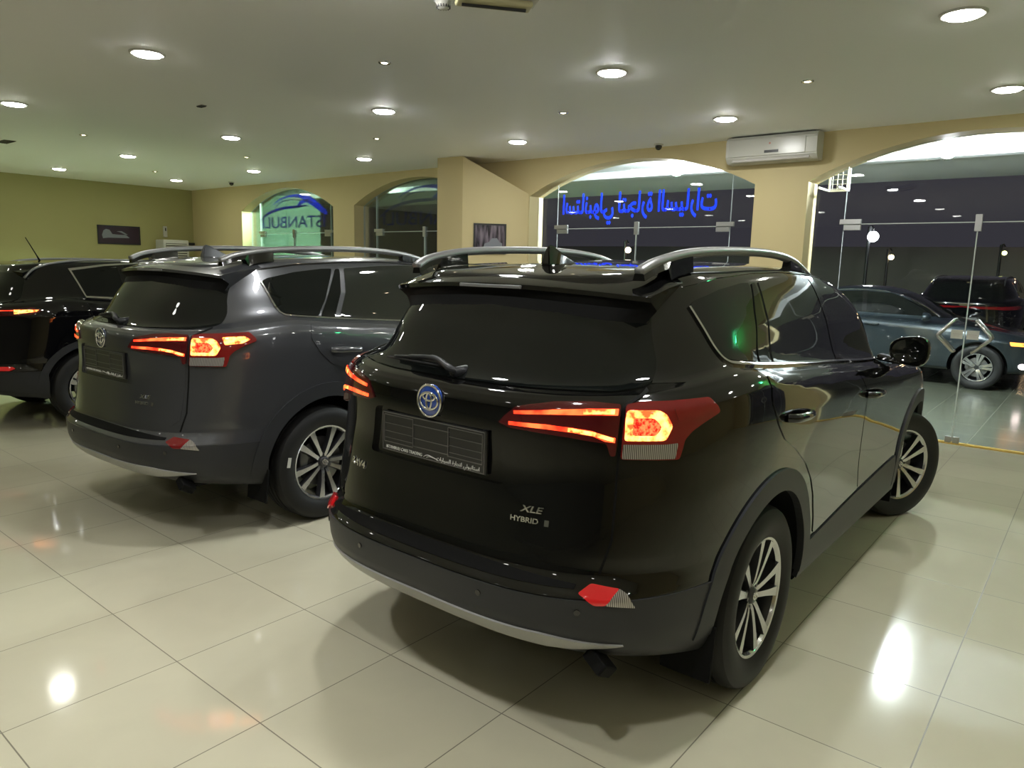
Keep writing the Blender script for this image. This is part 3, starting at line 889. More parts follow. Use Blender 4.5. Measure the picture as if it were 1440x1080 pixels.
        bmesh.ops.scale(bm, vec=(-1, .92, .72), verts=bm.verts[:]); bmesh.ops.translate(bm, vec=(1.988, s_ * .94, 1.175), verts=bm.verts[:])
        bm_obj('mirror_glass', bm, [M['glass']], mr, sm=True)
        bm = bmesh.new(); b_box(bm, (2.05, s_ * .84, 1.115), (.09, .14, .035), Matrix.Rotation(-s_ * .15, 3, 'X'), .01); bm_obj('mirror_foot', bm, [M['gloss_black']], mr, sm=False)
        # roof rail
        ry = .565
        path = spline([(-.47, s_ * (ry - .02), 1.594), (-.36, s_ * (ry - .005), 1.632), (-.1, s_ * ry, 1.668), (.35, s_ * ry, 1.687), (.75, s_ * ry, 1.684), (1.05, s_ * (ry - .01), 1.655), (1.32, s_ * (ry - .02), 1.588)], 8)
        bm = bmesh.new(); b_tube(bm, path, .021, 12, flat=.9)
        rl = bm_obj('roof_rail', bm, [M['satin']], root, sm=True)
        for k0, k1 in ((0, 15), (37, 48)):
            bm = bmesh.new(); rws = []
            for i in range(k0, k1 + 1):
                p = Vector(path[i]); h = B.at('top', p.x, p.y); zb = h[0].z - .004 if h and p.z - h[0].z < .075 else p.z - .03
                fade = 1
                rws.append([bm.verts.new((p.x, p.y - .018, p.z - .006)), bm.verts.new((p.x, p.y + .018, p.z - .006)), bm.verts.new((p.x, p.y + .024, zb)), bm.verts.new((p.x, p.y - .024, zb))])
            for a, b in zip(rws, rws[1:]):
                for i in range(4): bm.faces.new((a[i], a[(i + 1) % 4], b[(i + 1) % 4], b[i]))
            bm.faces.new(rws[0][::-1]); bm.faces.new(rws[-1])
            bm_obj('rail_foot', bm, [M['gloss_black']], rl)
    # --- antenna fin
    bm = bmesh.new()
    zt = B.at('top', -.2, 0)[0].z
    secs = [(-.265, .0, .012, .02), (-.255, .055, .010, .03), (-.245, .078, .005, .012)]
    prof = [(-.275, -.005), (-.262, .055), (-.250, .076), (-.225, .074), (-.16, .040), (-.09, .006), (-.07, -.005)]
    L = [bm.verts.new((x, -.024 * (1 - max(0, z) / .095), zt + z)) for x, z in prof]; R = [bm.verts.new((x, .024 * (1 - max(0, z) / .095), zt + z)) for x, z in prof]
    bm.faces.new(L); bm.faces.new(R[::-1])
    for i in range(len(prof)): j = (i + 1) % len(prof); bm.faces.new((L[i], R[i], R[j], L[j]))
    bmesh.ops.bevel(bm, geom=bm.edges[:], offset=.005, segments=2, affect='EDGES')
    fin = bm_obj('antenna_fin', bm, [P], root); auto_smooth(fin.data, 50)
    # --- front: windscreen, bonnet gap, grille, headlamps, lower bumper
    ws = []
    for y in np.linspace(-.60, .60, 13): ws.append((y, 1.135 - .015 * (y / .6) ** 2))
    for y in np.linspace(.53, -.53, 13): ws.append((y, 1.545 - .03 * (y / .53) ** 2))
    bp('windscreen', ws, 'front', .004, 'clearer_glass', res=.04)
    bp('grille', [(-.55, .60), (.55, .60), (.50, .50), (-.50, .50)], 'front', .006, 'gloss_black', res=.04)
    bp('grille', [(-.42, .80), (.42, .80), (.46, .74), (-.46, .74)], 'front', .006, 'gloss_black', res=.04)
    band(B, 1, 4, 9, .005, .012, 'front_bumper', [M['cladding']], root, xmin=3.12)
    for mir in (False, True):
        bp('headlamp', fillet([(-.86, .90), (-.80, .96), (-.62, .90), (-.44, .82), (-.44, .77), (-.62, .78), (-.80, .83)], .02, 2), 'front', .008, 'lamp_clear', th=.012, res=.02, mir=mir)
        bp('fog_lamp', [(-.74, .66), (-.60, .66), (-.60, .56), (-.70, .56)], 'front', .010, 'lamp_clear', th=.012, res=.03, mir=mir)
        pt('bonnet_shut_line', B.strip([(2.20, -.70), (2.6, -.70), (3.0, -.68), (3.3, -.60)], .006, 'top', .002, .004, .05, mir), 'liner')
    for wx in (0.0, 2.66):
        for s_ in (-1, 1):
            wheel(root, wx, s_, (-.47 if wx > 1 else 0.0), (.30 if wx < 1 else .9))
    return root, B
ARABIC = ''.join(map(chr, reversed([0xFE8D, 0xFEB3, 0xFE98, 0xFE8E, 0xFEE7, 0xFE92, 0xFEEE, 0xFEDF, 0xFEF2, 0x20, 0xFEDF, 0xFE98, 0xFEA0, 0xFE8E, 0xFEAD, 0xFE93, 0x20,
                                    0xFE8D, 0xFEDF, 0xFEB4, 0xFEF4, 0xFE8E, 0xFEAD, 0xFE8D, 0xFE95])))
# ---------------------------------------------------------------- other cars
def scale_rings(R, kr=1.0, kf=1.0, ky=1.0, kz=1.0):
    sx = lambda x: x * (kr if x < 0 else kf)
    out = []
    for r in R:
        q = dict(r)
        q['z'] = [(sx(x), z * kz) for x, z in r['z']] if isinstance(r['z'], list) else r['z'] * kz
        q['w'] = [(sx(x), w * ky) for x, w in r['w']] if isinstance(r['w'], list) else r['w'] * ky
        q['xr'] = sx(r['xr']); q['xf'] = sx(r['xf'])
        out.append(q)
    return out

KIT5 = dict(tyre=WHEEL['tyre'], rim=rim_mesh(.225, 5, 8.5, .030, .050), disc=WHEEL['disc'], cap=WHEEL['cap'])
for m in ('machined', 'dark_alloy'): KIT5['rim'].materials.append(M[m])

def build_wagon(loc, rz, name, paint, kr, kf, ky, kz, lit=1, full=True):
    """hatchback crossover with a full-width tail lamp strip"""
    B = Body(scale_rings(RAV_RINGS, kr, kf, ky, kz), nv=70, nr=48, nm=40, nf=30)
    root = empty(name, loc, rz)
    P = M[paint]
    WX = ((0.0, .36), (2.66, .36))
    shell_object(B, 'body_shell', WX, .42, [P, M['liner']], root)
    bp = lambda nm, poly, proj, off, m, par=root, th=.006, res=.04, mir=False: link(nm, B.patch(poly, proj, off, th, res, mir), [M[m] if isinstance(m, str) else m], par)
    win = fillet([(-.58, 1.19 * kz * 1.02), (.58, 1.19 * kz * 1.02), (.63, 1.25 * kz), (.57, 1.42 * kz), (.5, 1.50 * kz), (-.5, 1.50 * kz), (-.57, 1.42 * kz), (-.63, 1.25 * kz)], .03, 2)
    bp('rear_window', win, 'rear', .004, 'glass', res=.03)
    bp('tailgate', fillet([(-.64, .68), (.64, .68), (.66, .9), (.64, 1.02), (-.64, 1.02), (-.66, .9)], .03, 2), 'rear', .004, P, res=.03)
    bp('number_plate_holder', [(-.26, .90), (.26, .90), (.26, .79), (-.26, .79)], 'rear', .014, 'plate', th=.012, res=.05)
    bumper = band(B, 1, 4, -.36, .006, .012, 'rear_bumper', [M['cladding']], root)
    bp('skid_plate', [(-.5, .42), (.5, .42), (.42, .36), (-.42, .36)], 'rear', .012, 'skid', bumper, res=.04)
    z1 = 1.075
    for mir in (False, True):
        uv = lambda L: pj(L, 40)
        t = bp('tail_lamp', fillet([(-.33 * .6 - .45, z1 + .02), (-.02, z1 + .03), (.335, z1 + .055), (.41, z1 + .03), (.33, z1 - .01), (.05, z1 - .025), (-.45, z1 - .012)], .01, 2), 40, .010, 'lens_dark_red' if lit else 'lens_red', th=.012, res=.02, mir=mir)
        if lit:
            bp('light_bar', [(.195, z1 + .033), (.375, z1 + .034), (.36, z1 + .018), (.20, z1 - .004)], 40, .0125, 'hot_bar', t, th=.004, res=.012, mir=mir)
            bp('light_bar', [(-.3, z1 + .014), (.19, z1 + .030), (.19, z1 + .024), (-.3, z1 + .008)], 40, .0125, 'red_bar', t, th=.004, res=.012, mir=mir)
        bp('reflector', [(-.08, .60), (.18, .60), (.20, .585), (.16, .565), (-.06, .565)], 40, .012, 'reflector', bumper, th=.012, res=.02, mir=mir)
        side = [(-.05, 1.46), (.255, 1.505), (.6, 1.53), (1.1, 1.525), (1.5, 1.475), (1.85, 1.33), (2.1, 1.12), (1.5, 1.115), (.9, 1.155), (.365, 1.20), (.02, 1.225)]
        side = [(x, z * kz / .955) for x, z in side]
        tr = link('window_trim', B.strip(side + [side[0], side[1]], .034, 'side', .005, .006, .03, mir), [M['chrome']], root)
        bp('side_windows', side, 'side', .007, 'glass', res=.04, mir=mir)
        for x0 in (.36, 1.13):
            bp('pillar_trim', [(x0, 1.50 * kz / .955), (x0 + .07, 1.51 * kz / .955), (x0 + .09, 1.17 * kz / .955), (x0 + .02, 1.175 * kz / .955)], 'side', .009, 'gloss_black', res=.03, mir=mir)
        for wx in (0.0, 2.66):
            bp('wheel_arch_trim', arch_poly(wx, .36, .415, .475, -3, 183), 'side', .010, 'cladding', th=.03, res=.03, mir=mir)
        bp('sill_trim', [(.40, .35), (2.26, .33), (2.20, .46), (.47, .45)], 'side', .008, 'cladding', th=.02, res=.04, mir=mir)
        link('shut_line', B.strip([(1.13, 1.10), (1.20, .8), (1.22, .47)], .005, 'side', .002, .004, .03, mir), [M['liner']], root)
        link('shut_line', B.strip([(-.02, 1.17), (.02, 1.0), (.30, .80), (.47, .60), (.50, .47)], .005, 'side', .002, .004, .03, mir), [M['liner']], root)
        s_ = 1 if mir else -1
        for hx, hz in ((.20, 1.03), (1.34, .98)):
            y = B.at('side', hx, hz)[0].y
            bm = bmesh.new(); b_tube(bm, [(hx - .1, y - .004, hz), (hx - .08, y - .034, hz), (hx + .08, y - .034, hz - .004), (hx + .1, y - .004, hz - .004)], .013, 8)
            if mir: bmesh.ops.scale(bm, vec=(1, -1, 1), verts=bm.verts[:])
            bm_obj('door_handle', bm, [P], root, sm=True)
        ry = .56
        zz = lambda x: B.at('top', x, -ry * ky)[0].z
        path = spline([(-.42, s_ * ry * ky, zz(-.40) + .005), (-.30, s_ * ry * ky, zz(-.3) + .010), (0, s_ * ry * ky, zz(0) + .014), (.5, s_ * ry * ky, zz(.5) + .016), (1.0, s_ * ry * ky, zz(1.0) + .012), (1.25, s_ * ry * ky, zz(1.25) + .003)], 6)
        bm = bmesh.new(); b_tube(bm, path, .013, 8, flat=.9); bm_obj('roof_rail', bm, [M['satin']], root, sm=True)
        bm = bmesh.new(); bmesh.ops.create_uvsphere(bm, u_segments=20, v_segments=12, radius=1)
        for v in bm.verts: v.co = Vector((1.98 + max(v.co.x, -.4) * .085, s_ * .97 + v.co.y * .12, 1.12 + v.co.z * .08))
        bm_obj('side_mirror', bm, [P], root, sm=True)
    # spoiler lip
    bm = bmesh.new(); rows = []
    for y in np.linspace(-.56, .56, 17):
        t = abs(y) / .56; zt = 1.535 * kz - .03 * t * t
        f = B.at('top', -.30, y); fz = f[0].z if f else 1.5
        xt = -.56 * kr + .08 * t * t
        rows.append([bm.verts.new((-.30, y, fz + .003)), bm.verts.new((xt, y, zt)), bm.verts.new((xt, y, zt - .03)), bm.verts.new((-.38, y, zt - .06))])
    for a, b in zip(rows, rows[1:]):
        for i in range(3): bm.faces.new((a[i], a[i + 1], b[i + 1], b[i]))
    bm.faces.new(rows[0]); bm.faces.new(rows[-1][::-1])
    sp = bm_obj('roof_spoiler', bm, [P], root); auto_smooth(sp.data, 40)
    link('windscreen', B.patch([(-.58, 1.12 * kz), (.58, 1.12 * kz), (.5, 1.52 * kz), (-.5, 1.52 * kz)], 'front', .004, .006, .05), [M['glass']], root)
    band(B, 1, 4, 9, .006, .012, 'front_bumper', [M['cladding']], root, xmin=3.1 * kf)
    for mir in (False, True):
        bp('headlamp', [(-.82, .90), (-.60, .86), (-.46, .80), (-.62, .76), (-.80, .80)], 'front', .008, 'lamp_clear', th=.012, res=.03, mir=mir)
    for wx in (0.0, 2.66):
        for s_ in (-1, 1): wheel(root, wx, s_, 0, .2, y=.785 * ky, kit=KIT5, cap=False)
    return root, B

SEDAN_RINGS = [
    ring(.24, -.70, .5, 4, 3.30, .7, 3, [(-.6, .70), (2.6, .74), (3.3, .68)]),
    ring(.30, -.90, .7, 4, 3.45, .8, 3, [(-.9, .84), (2.6, .85), (3.4, .82)]),
    ring(.48, -1.0, .8, 4, 3.55, .9, 3, [(-.9, .88), (2.6, .885), (3.4, .85)]),
    ring(.70, -.99, .85, 3.6, 3.54, .9, 2.8, [(-.9, .89), (2.6, .90), (3.4, .85)]),
    ring([(-1, .90), (.5, .88), (2.6, .80), (3.4, .70)], -.97, .85, 3.2, 3.46, .95, 2.6, [(-.9, .87), (.5, .905), (2.6, .88), (3.4, .82)]),
    ring([(-1, .98), (.5, .96), (2.6, .88), (3.3, .76)], -.94, .8, 3.2, 3.38, .95, 2.6, [(-.9, .82), (.5, .87), (2.6, .84), (3.3, .74)]),
    ring([(-1, 1.0), (0, .99), (.6, .975), (2.3, .93), (3.2, .80)], -.86, .6, 3.4, 2.75, .8, 2.6, [(-.9, .74), (.5, .82), (2.3, .78), (3.3, .60)]),
    ring([(-.3, 1.01), (.6, 1.0), (2.2, .97)], -.30, .7, 3.2, 2.30, .7, 3.2, [(-.3, .70), (.5, .78), (2.3, .72)]),
    ring([(-.2, 1.20), (.6, 1.22), (1.8, 1.20)], .02, .6, 3.4, 1.86, .6, 3.4, [(0, .60), (.8, .68), (1.8, .65)]),
    ring([(0, 1.36), (.8, 1.39), (1.5, 1.37)], .34, .5, 3.6, 1.50, .5, 3.6, [(0, .54), (.8, .59), (1.6, .56)]),
    ring([(.3, 1.39), (.9, 1.43), (1.4, 1.41)], .46, .4, 3.4, 1.38, .4, 3.4, [(0, .44), (.8, .48), (1.6, .45)]),
    ring([(.3, 1.41), (.9, 1.45), (1.4, 1.43)], .60, .2, 2, 1.28, .2, 2, 0.0),
]
M['amber_lit'] = emit('lit_amber_lamp', (1.0, .28, .05), 2.5)
M['fog_lit'] = emit('lit_fog_lamp', (1.0, .75, .75), 5.0)
def build_sedan(loc, rz, name, paint):
    B = Body(SEDAN_RINGS, nv=60, nr=44, nm=40, nf=30)
    root = empty(name, loc, rz); P = M[paint]
    WX = ((0.0, .325), (2.66, .325))
    shell_object(B, 'body_shell', WX, .375, [P, M['liner']], root)
    bp = lambda nm, poly, proj, off, m, par=root, th=.006, res=.04, mir=False: link(nm, B.patch(poly, proj, off, th, res, mir), [M[m]], par)
    for mir in (False, True):
        bp('side_windows', fillet([(.13, 1.12), (.36, 1.27), (.60, 1.345), (1.0, 1.365), (1.4, 1.335), (1.75, 1.20), (2.05, 1.015), (1.2, 1.035), (.3, 1.055)], .03, 2), 'side', .006, 'glass', mir=mir)
        link('window_trim', B.strip(spline([(.08, 1.10), (.34, 1.285), (.60, 1.362), (1.0, 1.382), (1.4, 1.352), (1.76, 1.215), (2.08, 1.02)], 4), .012, 'side', .008, .01, .03, mir), [M['chrome']], root)
        bp('pillar_trim', [(.98, 1.36), (1.05, 1.36), (1.09, 1.04), (1.02, 1.04)], 'side', .009, 'gloss_black', mir=mir)
        bp('tail_lamp', fillet([(-.02, .90), (.30, .90), (.36, .84), (.25, .78), (-.02, .80)], .02, 2), 40, .010, 'lens_red', th=.012, res=.02, mir=mir)
        bp('light_bar', [(.0, .87), (.26, .87), (.26, .85), (.0, .85)], 40, .013, 'hot_bar', th=.004, res=.02, mir=mir)
        bp('reflector', [(.10, .45), (.24, .45), (.24, .41), (.10, .41)], 40, .010, 'reflector', th=.01, res=.02, mir=mir)
        link('shut_line', B.strip([(1.05, 1.0), (1.12, .6), (1.12, .36)], .005, 'side', .002, .004, .03, mir), [M['liner']], root)
        link('shut_line', B.strip([(.12, .96), (.2, .80), (.42, .62), (.48, .36)], .005, 'side', .002, .004, .03, mir), [M['liner']], root)
        bp('headlamp', [(-.80, .70), (-.55, .66), (-.45, .60), (-.70, .60)], 'front', .008, 'lamp_clear', res=.03, mir=mir)
        bp('indicator_lamp', fillet([(3.02, .72), (3.34, .70), (3.36, .66), (3.04, .67)], .01, 2), 'side', .010, 'amber_lit', res=.03, mir=mir)
        bp('fog_lamp', [(3.20 + .05 * math.cos(k * PI / 8), .385 + .04 * math.sin(k * PI / 8)) for k in range(16)], 'side', .012, 'fog_lit', res=.02, mir=mir)
        s_ = 1 if mir else -1
        for hx in (.25, 1.22):
            y = B.at('side', hx, .87)[0].y; bm = bmesh.new()
            b_tube(bm, [(hx - .1, y - .004, .87), (hx - .08, y - .03, .87), (hx + .08, y - .03, .867), (hx + .1, y - .004, .867)], .012, 8)
            if mir: bmesh.ops.scale(bm, vec=(1, -1, 1), verts=bm.verts[:])
            bm_obj('door_handle', bm, [P], root, sm=True)
        bm = bmesh.new(); bmesh.ops.create_uvsphere(bm, u_segments=20, v_segments=12, radius=1)
        for v in bm.verts: v.co = Vector((1.95 + max(v.co.x, -.4) * .08, s_ * .93 + v.co.y * .10, 1.02 + v.co.z * .065))
        bm_obj('side_mirror', bm, [P], root, sm=True)
    link('rear_window', B.patch([(-.58, 1.03), (.58, 1.03), (.48, 1.33), (-.48, 1.33)], 'rear', .004, .006, .04), [M['glass']], root)
    link('windscreen', B.patch([(-.6, 1.0), (.6, 1.0), (.48, 1.34), (-.48, 1.34)], 'front', .004, .006, .05), [M['glass']], root)
    bp('number_plate_holder', [(-.26, .78), (.26, .78), (.26, .67), (-.26, .67)], 'rear', .012, 'plate', res=.05)
    kit = dict(KIT5)
    for wx in (0.0, 2.66):
        for s_ in (-1, 1):
            w = wheel(root, wx, s_, 0, .2, y=.77, R=.325, kit=KIT5, cap=False); w.scale = (.905, .905, .905)
    return root, B
# ---------------------------------------------------------------- the showroom
XW, XO, XG = 7.85, 8.15, 8.05          # inner and outer face of the front wall, glass line
Y0, Y1, XB, H = -6.0, 15.2, -7.5, 3.01

def paint_mat(name, col, var=.05, rough=.55):
    return pbr(name, col, rough, spec=.3, noise=(1.2, var), bump=(180, .08))
M['wall'] = paint_mat('cream_wall_paint', (.60, .50, .275))
M['wall_end'] = paint_mat('end_wall_paint', (.36, .335, .145))
M['ceiling'] = paint_mat('ceiling_paint', (.93, .93, .925), .012, .6)
M['white'] = pbr('white_plastic', (.55, .54, .49), .35)
M['white_metal'] = pbr('white_coated_metal', (.7, .7, .68), .4)
M['dark_plastic'] = pbr('dark_plastic', (.02, .02, .022), .35)
M['steel'] = pbr('brushed_steel', (.55, .55, .54), .28, metal=1.0)
M['brass_strip'] = pbr('ochre_floor_strip', (.50, .33, .06), .45)
M['glass_edge'] = pbr('glass_edge', (.55, .60, .58), .2)
M['lamp_on'] = emit('downlight_glow', (.985, 1.0, .96), 128.0)
M['spot_on'] = emit('halogen_glow', (1.0, .80, .55), 20.0)
M['flood_on'] = emit('flood_glow', (.92, .97, 1.0), 1450.0)
M['trim_ring'] = pbr('downlight_ring', (.55, .54, .50), .3)

def floor_mat(name, x0, y0, T, col, rough, groutc):
    m, nt, out = new_mat(name)
    N, L = nt.nodes.new, nt.links.new
    p = N('ShaderNodeBsdfPrincipled'); L(p.outputs[0], out.inputs[0])
    tc = N('ShaderNodeTexCoord'); sep = N('ShaderNodeSeparateXYZ'); L(tc.outputs['Object'], sep.inputs[0])
    def math_(op, a, b=None):
        n = N('ShaderNodeMath'); n.operation = op
        for i, v in enumerate((a, b)):
            if v is None: continue
            if isinstance(v, (int, float)): n.inputs[i].default_value = v
            else: L(v, n.inputs[i])
        return n.outputs[0]
    ds, cells = [], []
    for ax, o in ((0, x0), (1, y0)):
        t = math_('DIVIDE', math_('SUBTRACT', sep.outputs[ax], o), T)
        fr = math_('FRACT', t)
        ds.append(math_('MINIMUM', fr, math_('SUBTRACT', 1.0, fr)))
        cells.append(math_('FLOOR', t))
    d = math_('MINIMUM', ds[0], ds[1])
    g = math_('LESS_THAN', d, .0022 / T)
    cmb = N('ShaderNodeCombineXYZ'); L(cells[0], cmb.inputs[0]); L(cells[1], cmb.inputs[1])
    wn = N('ShaderNodeTexWhiteNoise'); wn.noise_dimensions = '3D'; L(cmb.outputs[0], wn.inputs['Vector'])
    ns = N('ShaderNodeTexNoise'); ns.inputs['Scale'].default_value = 3.5; ns.inputs['Detail'].default_value = 7; ns.inputs['Distortion'].default_value = .8
    L(tc.outputs['Object'], ns.inputs['Vector'])
    f = math_('ADD', math_('MULTIPLY', wn.outputs['Value'], .35), math_('MULTIPLY', ns.outputs['Fac'], .65))
    mx = N('ShaderNodeMix'); mx.data_type = 'RGBA'
    mx.inputs[6].default_value = (*[c * .90 for c in col], 1); mx.inputs[7].default_value = (*[c * 1.08 for c in col], 1)
    L(f, mx.inputs[0])
    gm = N('ShaderNodeMix'); gm.data_type = 'RGBA'; L(g, gm.inputs[0]); L(mx.outputs[2], gm.inputs[6]); gm.inputs[7].default_value = (*groutc, 1)
    L(gm.outputs[2], p.inputs['Base Color'])
    r = math_('ADD', math_('MULTIPLY', g, .4), rough); L(r, p.inputs['Roughness'])
    p.inputs['Specular IOR Level'].default_value = .55
    b = N('ShaderNodeBump'); b.inputs['Strength'].default_value = .12; b.inputs['Distance'].default_value = .002
    n3 = N('ShaderNodeTexNoise'); n3.inputs['Scale'].default_value = 1.6; n3.inputs['Detail'].default_value = 1; L(tc.outputs['Object'], n3.inputs['Vector'])
    L(math_('MULTIPLY', n3.outputs['Fac'], .6), b.inputs['Height']); L(b.outputs[0], p.inputs['Normal'])
    return m
M['floor'] = floor_mat('polished_porcelain_tiles', .052, .318, .602, (.64, .605, .455), .085, (.19, .17, .12))
M['paving'] = floor_mat('outside_tiles', .3, .3, .603, (.13, .14, .105), .16, (.14, .14, .11))

def glass_mat(name, tint, k=1.0):
    m, nt, out = new_mat(name)
    N, L = nt.nodes.new, nt.links.new
    t = N('ShaderNodeBsdfTransparent'); t.inputs[0].default_value = (*tint, 1)
    g = N('ShaderNodeBsdfGlossy'); g.inputs['Roughness'].default_value = .01
    fr = N('ShaderNodeFresnel'); fr.inputs['IOR'].default_value = 1.45
    mx = N('ShaderNodeMixShader')
    mu = N('ShaderNodeMath'); mu.operation = 'MULTIPLY'; mu.inputs[1].default_value = k; mu.use_clamp = True
    L(fr.outputs[0], mu.inputs[0]); L(mu.outputs[0], mx.inputs[0]); L(t.outputs[0], mx.inputs[1]); L(g.outputs[0], mx.inputs[2]); L(mx.outputs[0], out.inputs[0])
    return m
M['pane'] = glass_mat('clear_sheet_glass', (.93, .965, .95), .9)

def structure(name, bm, mats, sm=False):
    o = bm_obj(name, bm, mats, sm=sm); o['kind'] = 'structure'; return o

def box_obj(name, lo, hi, mats, kind='structure'):
    bm = bmesh.new(); b_box(bm, [(a + b) / 2 for a, b in zip(lo, hi)], [b - a for a, b in zip(lo, hi)])
    o = bm_obj(name, bm, mats); 
    if kind: o['kind'] = kind
    return o

box_obj('floor', (XB, Y0, -.12), (XO - .05, Y1, 0), [M['floor']])
box_obj('ceiling', (XB, Y0, H), (XO, Y1, H + .12), [M['ceiling']])
box_obj('wall_left', (XB, Y1, 0), (XW + .3, Y1 + .15, H), [M['wall_end']])
box_obj('wall_right', (XB, Y0 - .15, 0), (XW + .3, Y0, H), [M['wall']])
M['wall_rear_dark'] = paint_mat('darkened_rear_wall_paint', (.22, .20, .16))  # dark colour stands in for an unlit rear room in car reflections
box_obj('wall_back', (XB - .15, Y0, 0), (XB, Y1, H), [M['wall_rear_dark']])

ARCH = [(-4.10, -1.08), (-.50, 2.52), (3.08, 6.15), (6.90, 9.84), (10.40, 13.28)]
SPR, APX = 2.53, 2.905
def arch_z(y, a, b):
    c, hw = (a + b) / 2, (b - a) / 2; s = APX - SPR
    R = (hw * hw + s * s) / (2 * s)
    return APX - R + math.sqrt(max(0, R * R - (y - c) ** 2))
bm = bmesh.new()
edges = [Y0] + [v for a in ARCH for v in a] + [Y1]
MX = Matrix(((0, 0, 1, 0), (1, 0, 0, 0), (0, 1, 0, 0), (0, 0, 0, 1)))   # polygon (y, z) swept along x
for i in range(0, len(edges), 2):
    b_prism(bm, [(edges[i], 0), (edges[i + 1], 0), (edges[i + 1], H), (edges[i], H)], XW, XO, MX)
for a, b in ARCH:
    ys = np.linspace(a, b, 33)
    for y0, y1 in zip(ys, ys[1:]):
        b_prism(bm, [(y0, arch_z(y0, a, b)), (y1, arch_z(y1, a, b)), (y1, H), (y0, H)], XW, XO, MX)
bmesh.ops.remove_doubles(bm, verts=bm.verts[:], dist=1e-5)
# drop the faces shared by neighbouring pieces
seen = {}
for f in bm.faces: seen.setdefault(tuple(sorted(v.index for v in f.verts)), []).append(f)
bm.verts.index_update()
seen = {}
for f in bm.faces: seen.setdefault(tuple(sorted(v.index for v in f.verts)), []).append(f)
bmesh.ops.delete(bm, geom=[f for fs in seen.values() if len(fs) > 1 for f in fs], context='FACES_ONLY')
structure('wall_front', bm, [M['wall']])

# pier between the second and third arch, with a sloped shoulder down to the arch spring
bm = bmesh.new()
A_, B_, C_, D_ = (7.20, 6.77), (7.15, 7.19), (XW, 6.17), (XW, 7.30)
vs = {k: (bm.verts.new((*p, 0)), bm.verts.new((*p, z))) for k, p, z in (('A', A_, H), ('B', B_, H), ('C', C_, 2.56), ('D', D_, H))}
q = lambda a, b: bm.faces.new((vs[a][0], vs[b][0], vs[b][1], vs[a][1]))
q('C', 'A'); q('A', 'B'); q('B', 'D'); q('D', 'C')
bm.faces.new((vs['A'][1], vs['B'][1], vs['D'][1])); bm.faces.new((vs['A'][1], vs['D'][1], vs['C'][1]))
bm.faces.new([vs[k][0] for k in 'CABD'][::-1])
structure('wall_pier', bm, [M['wall']])

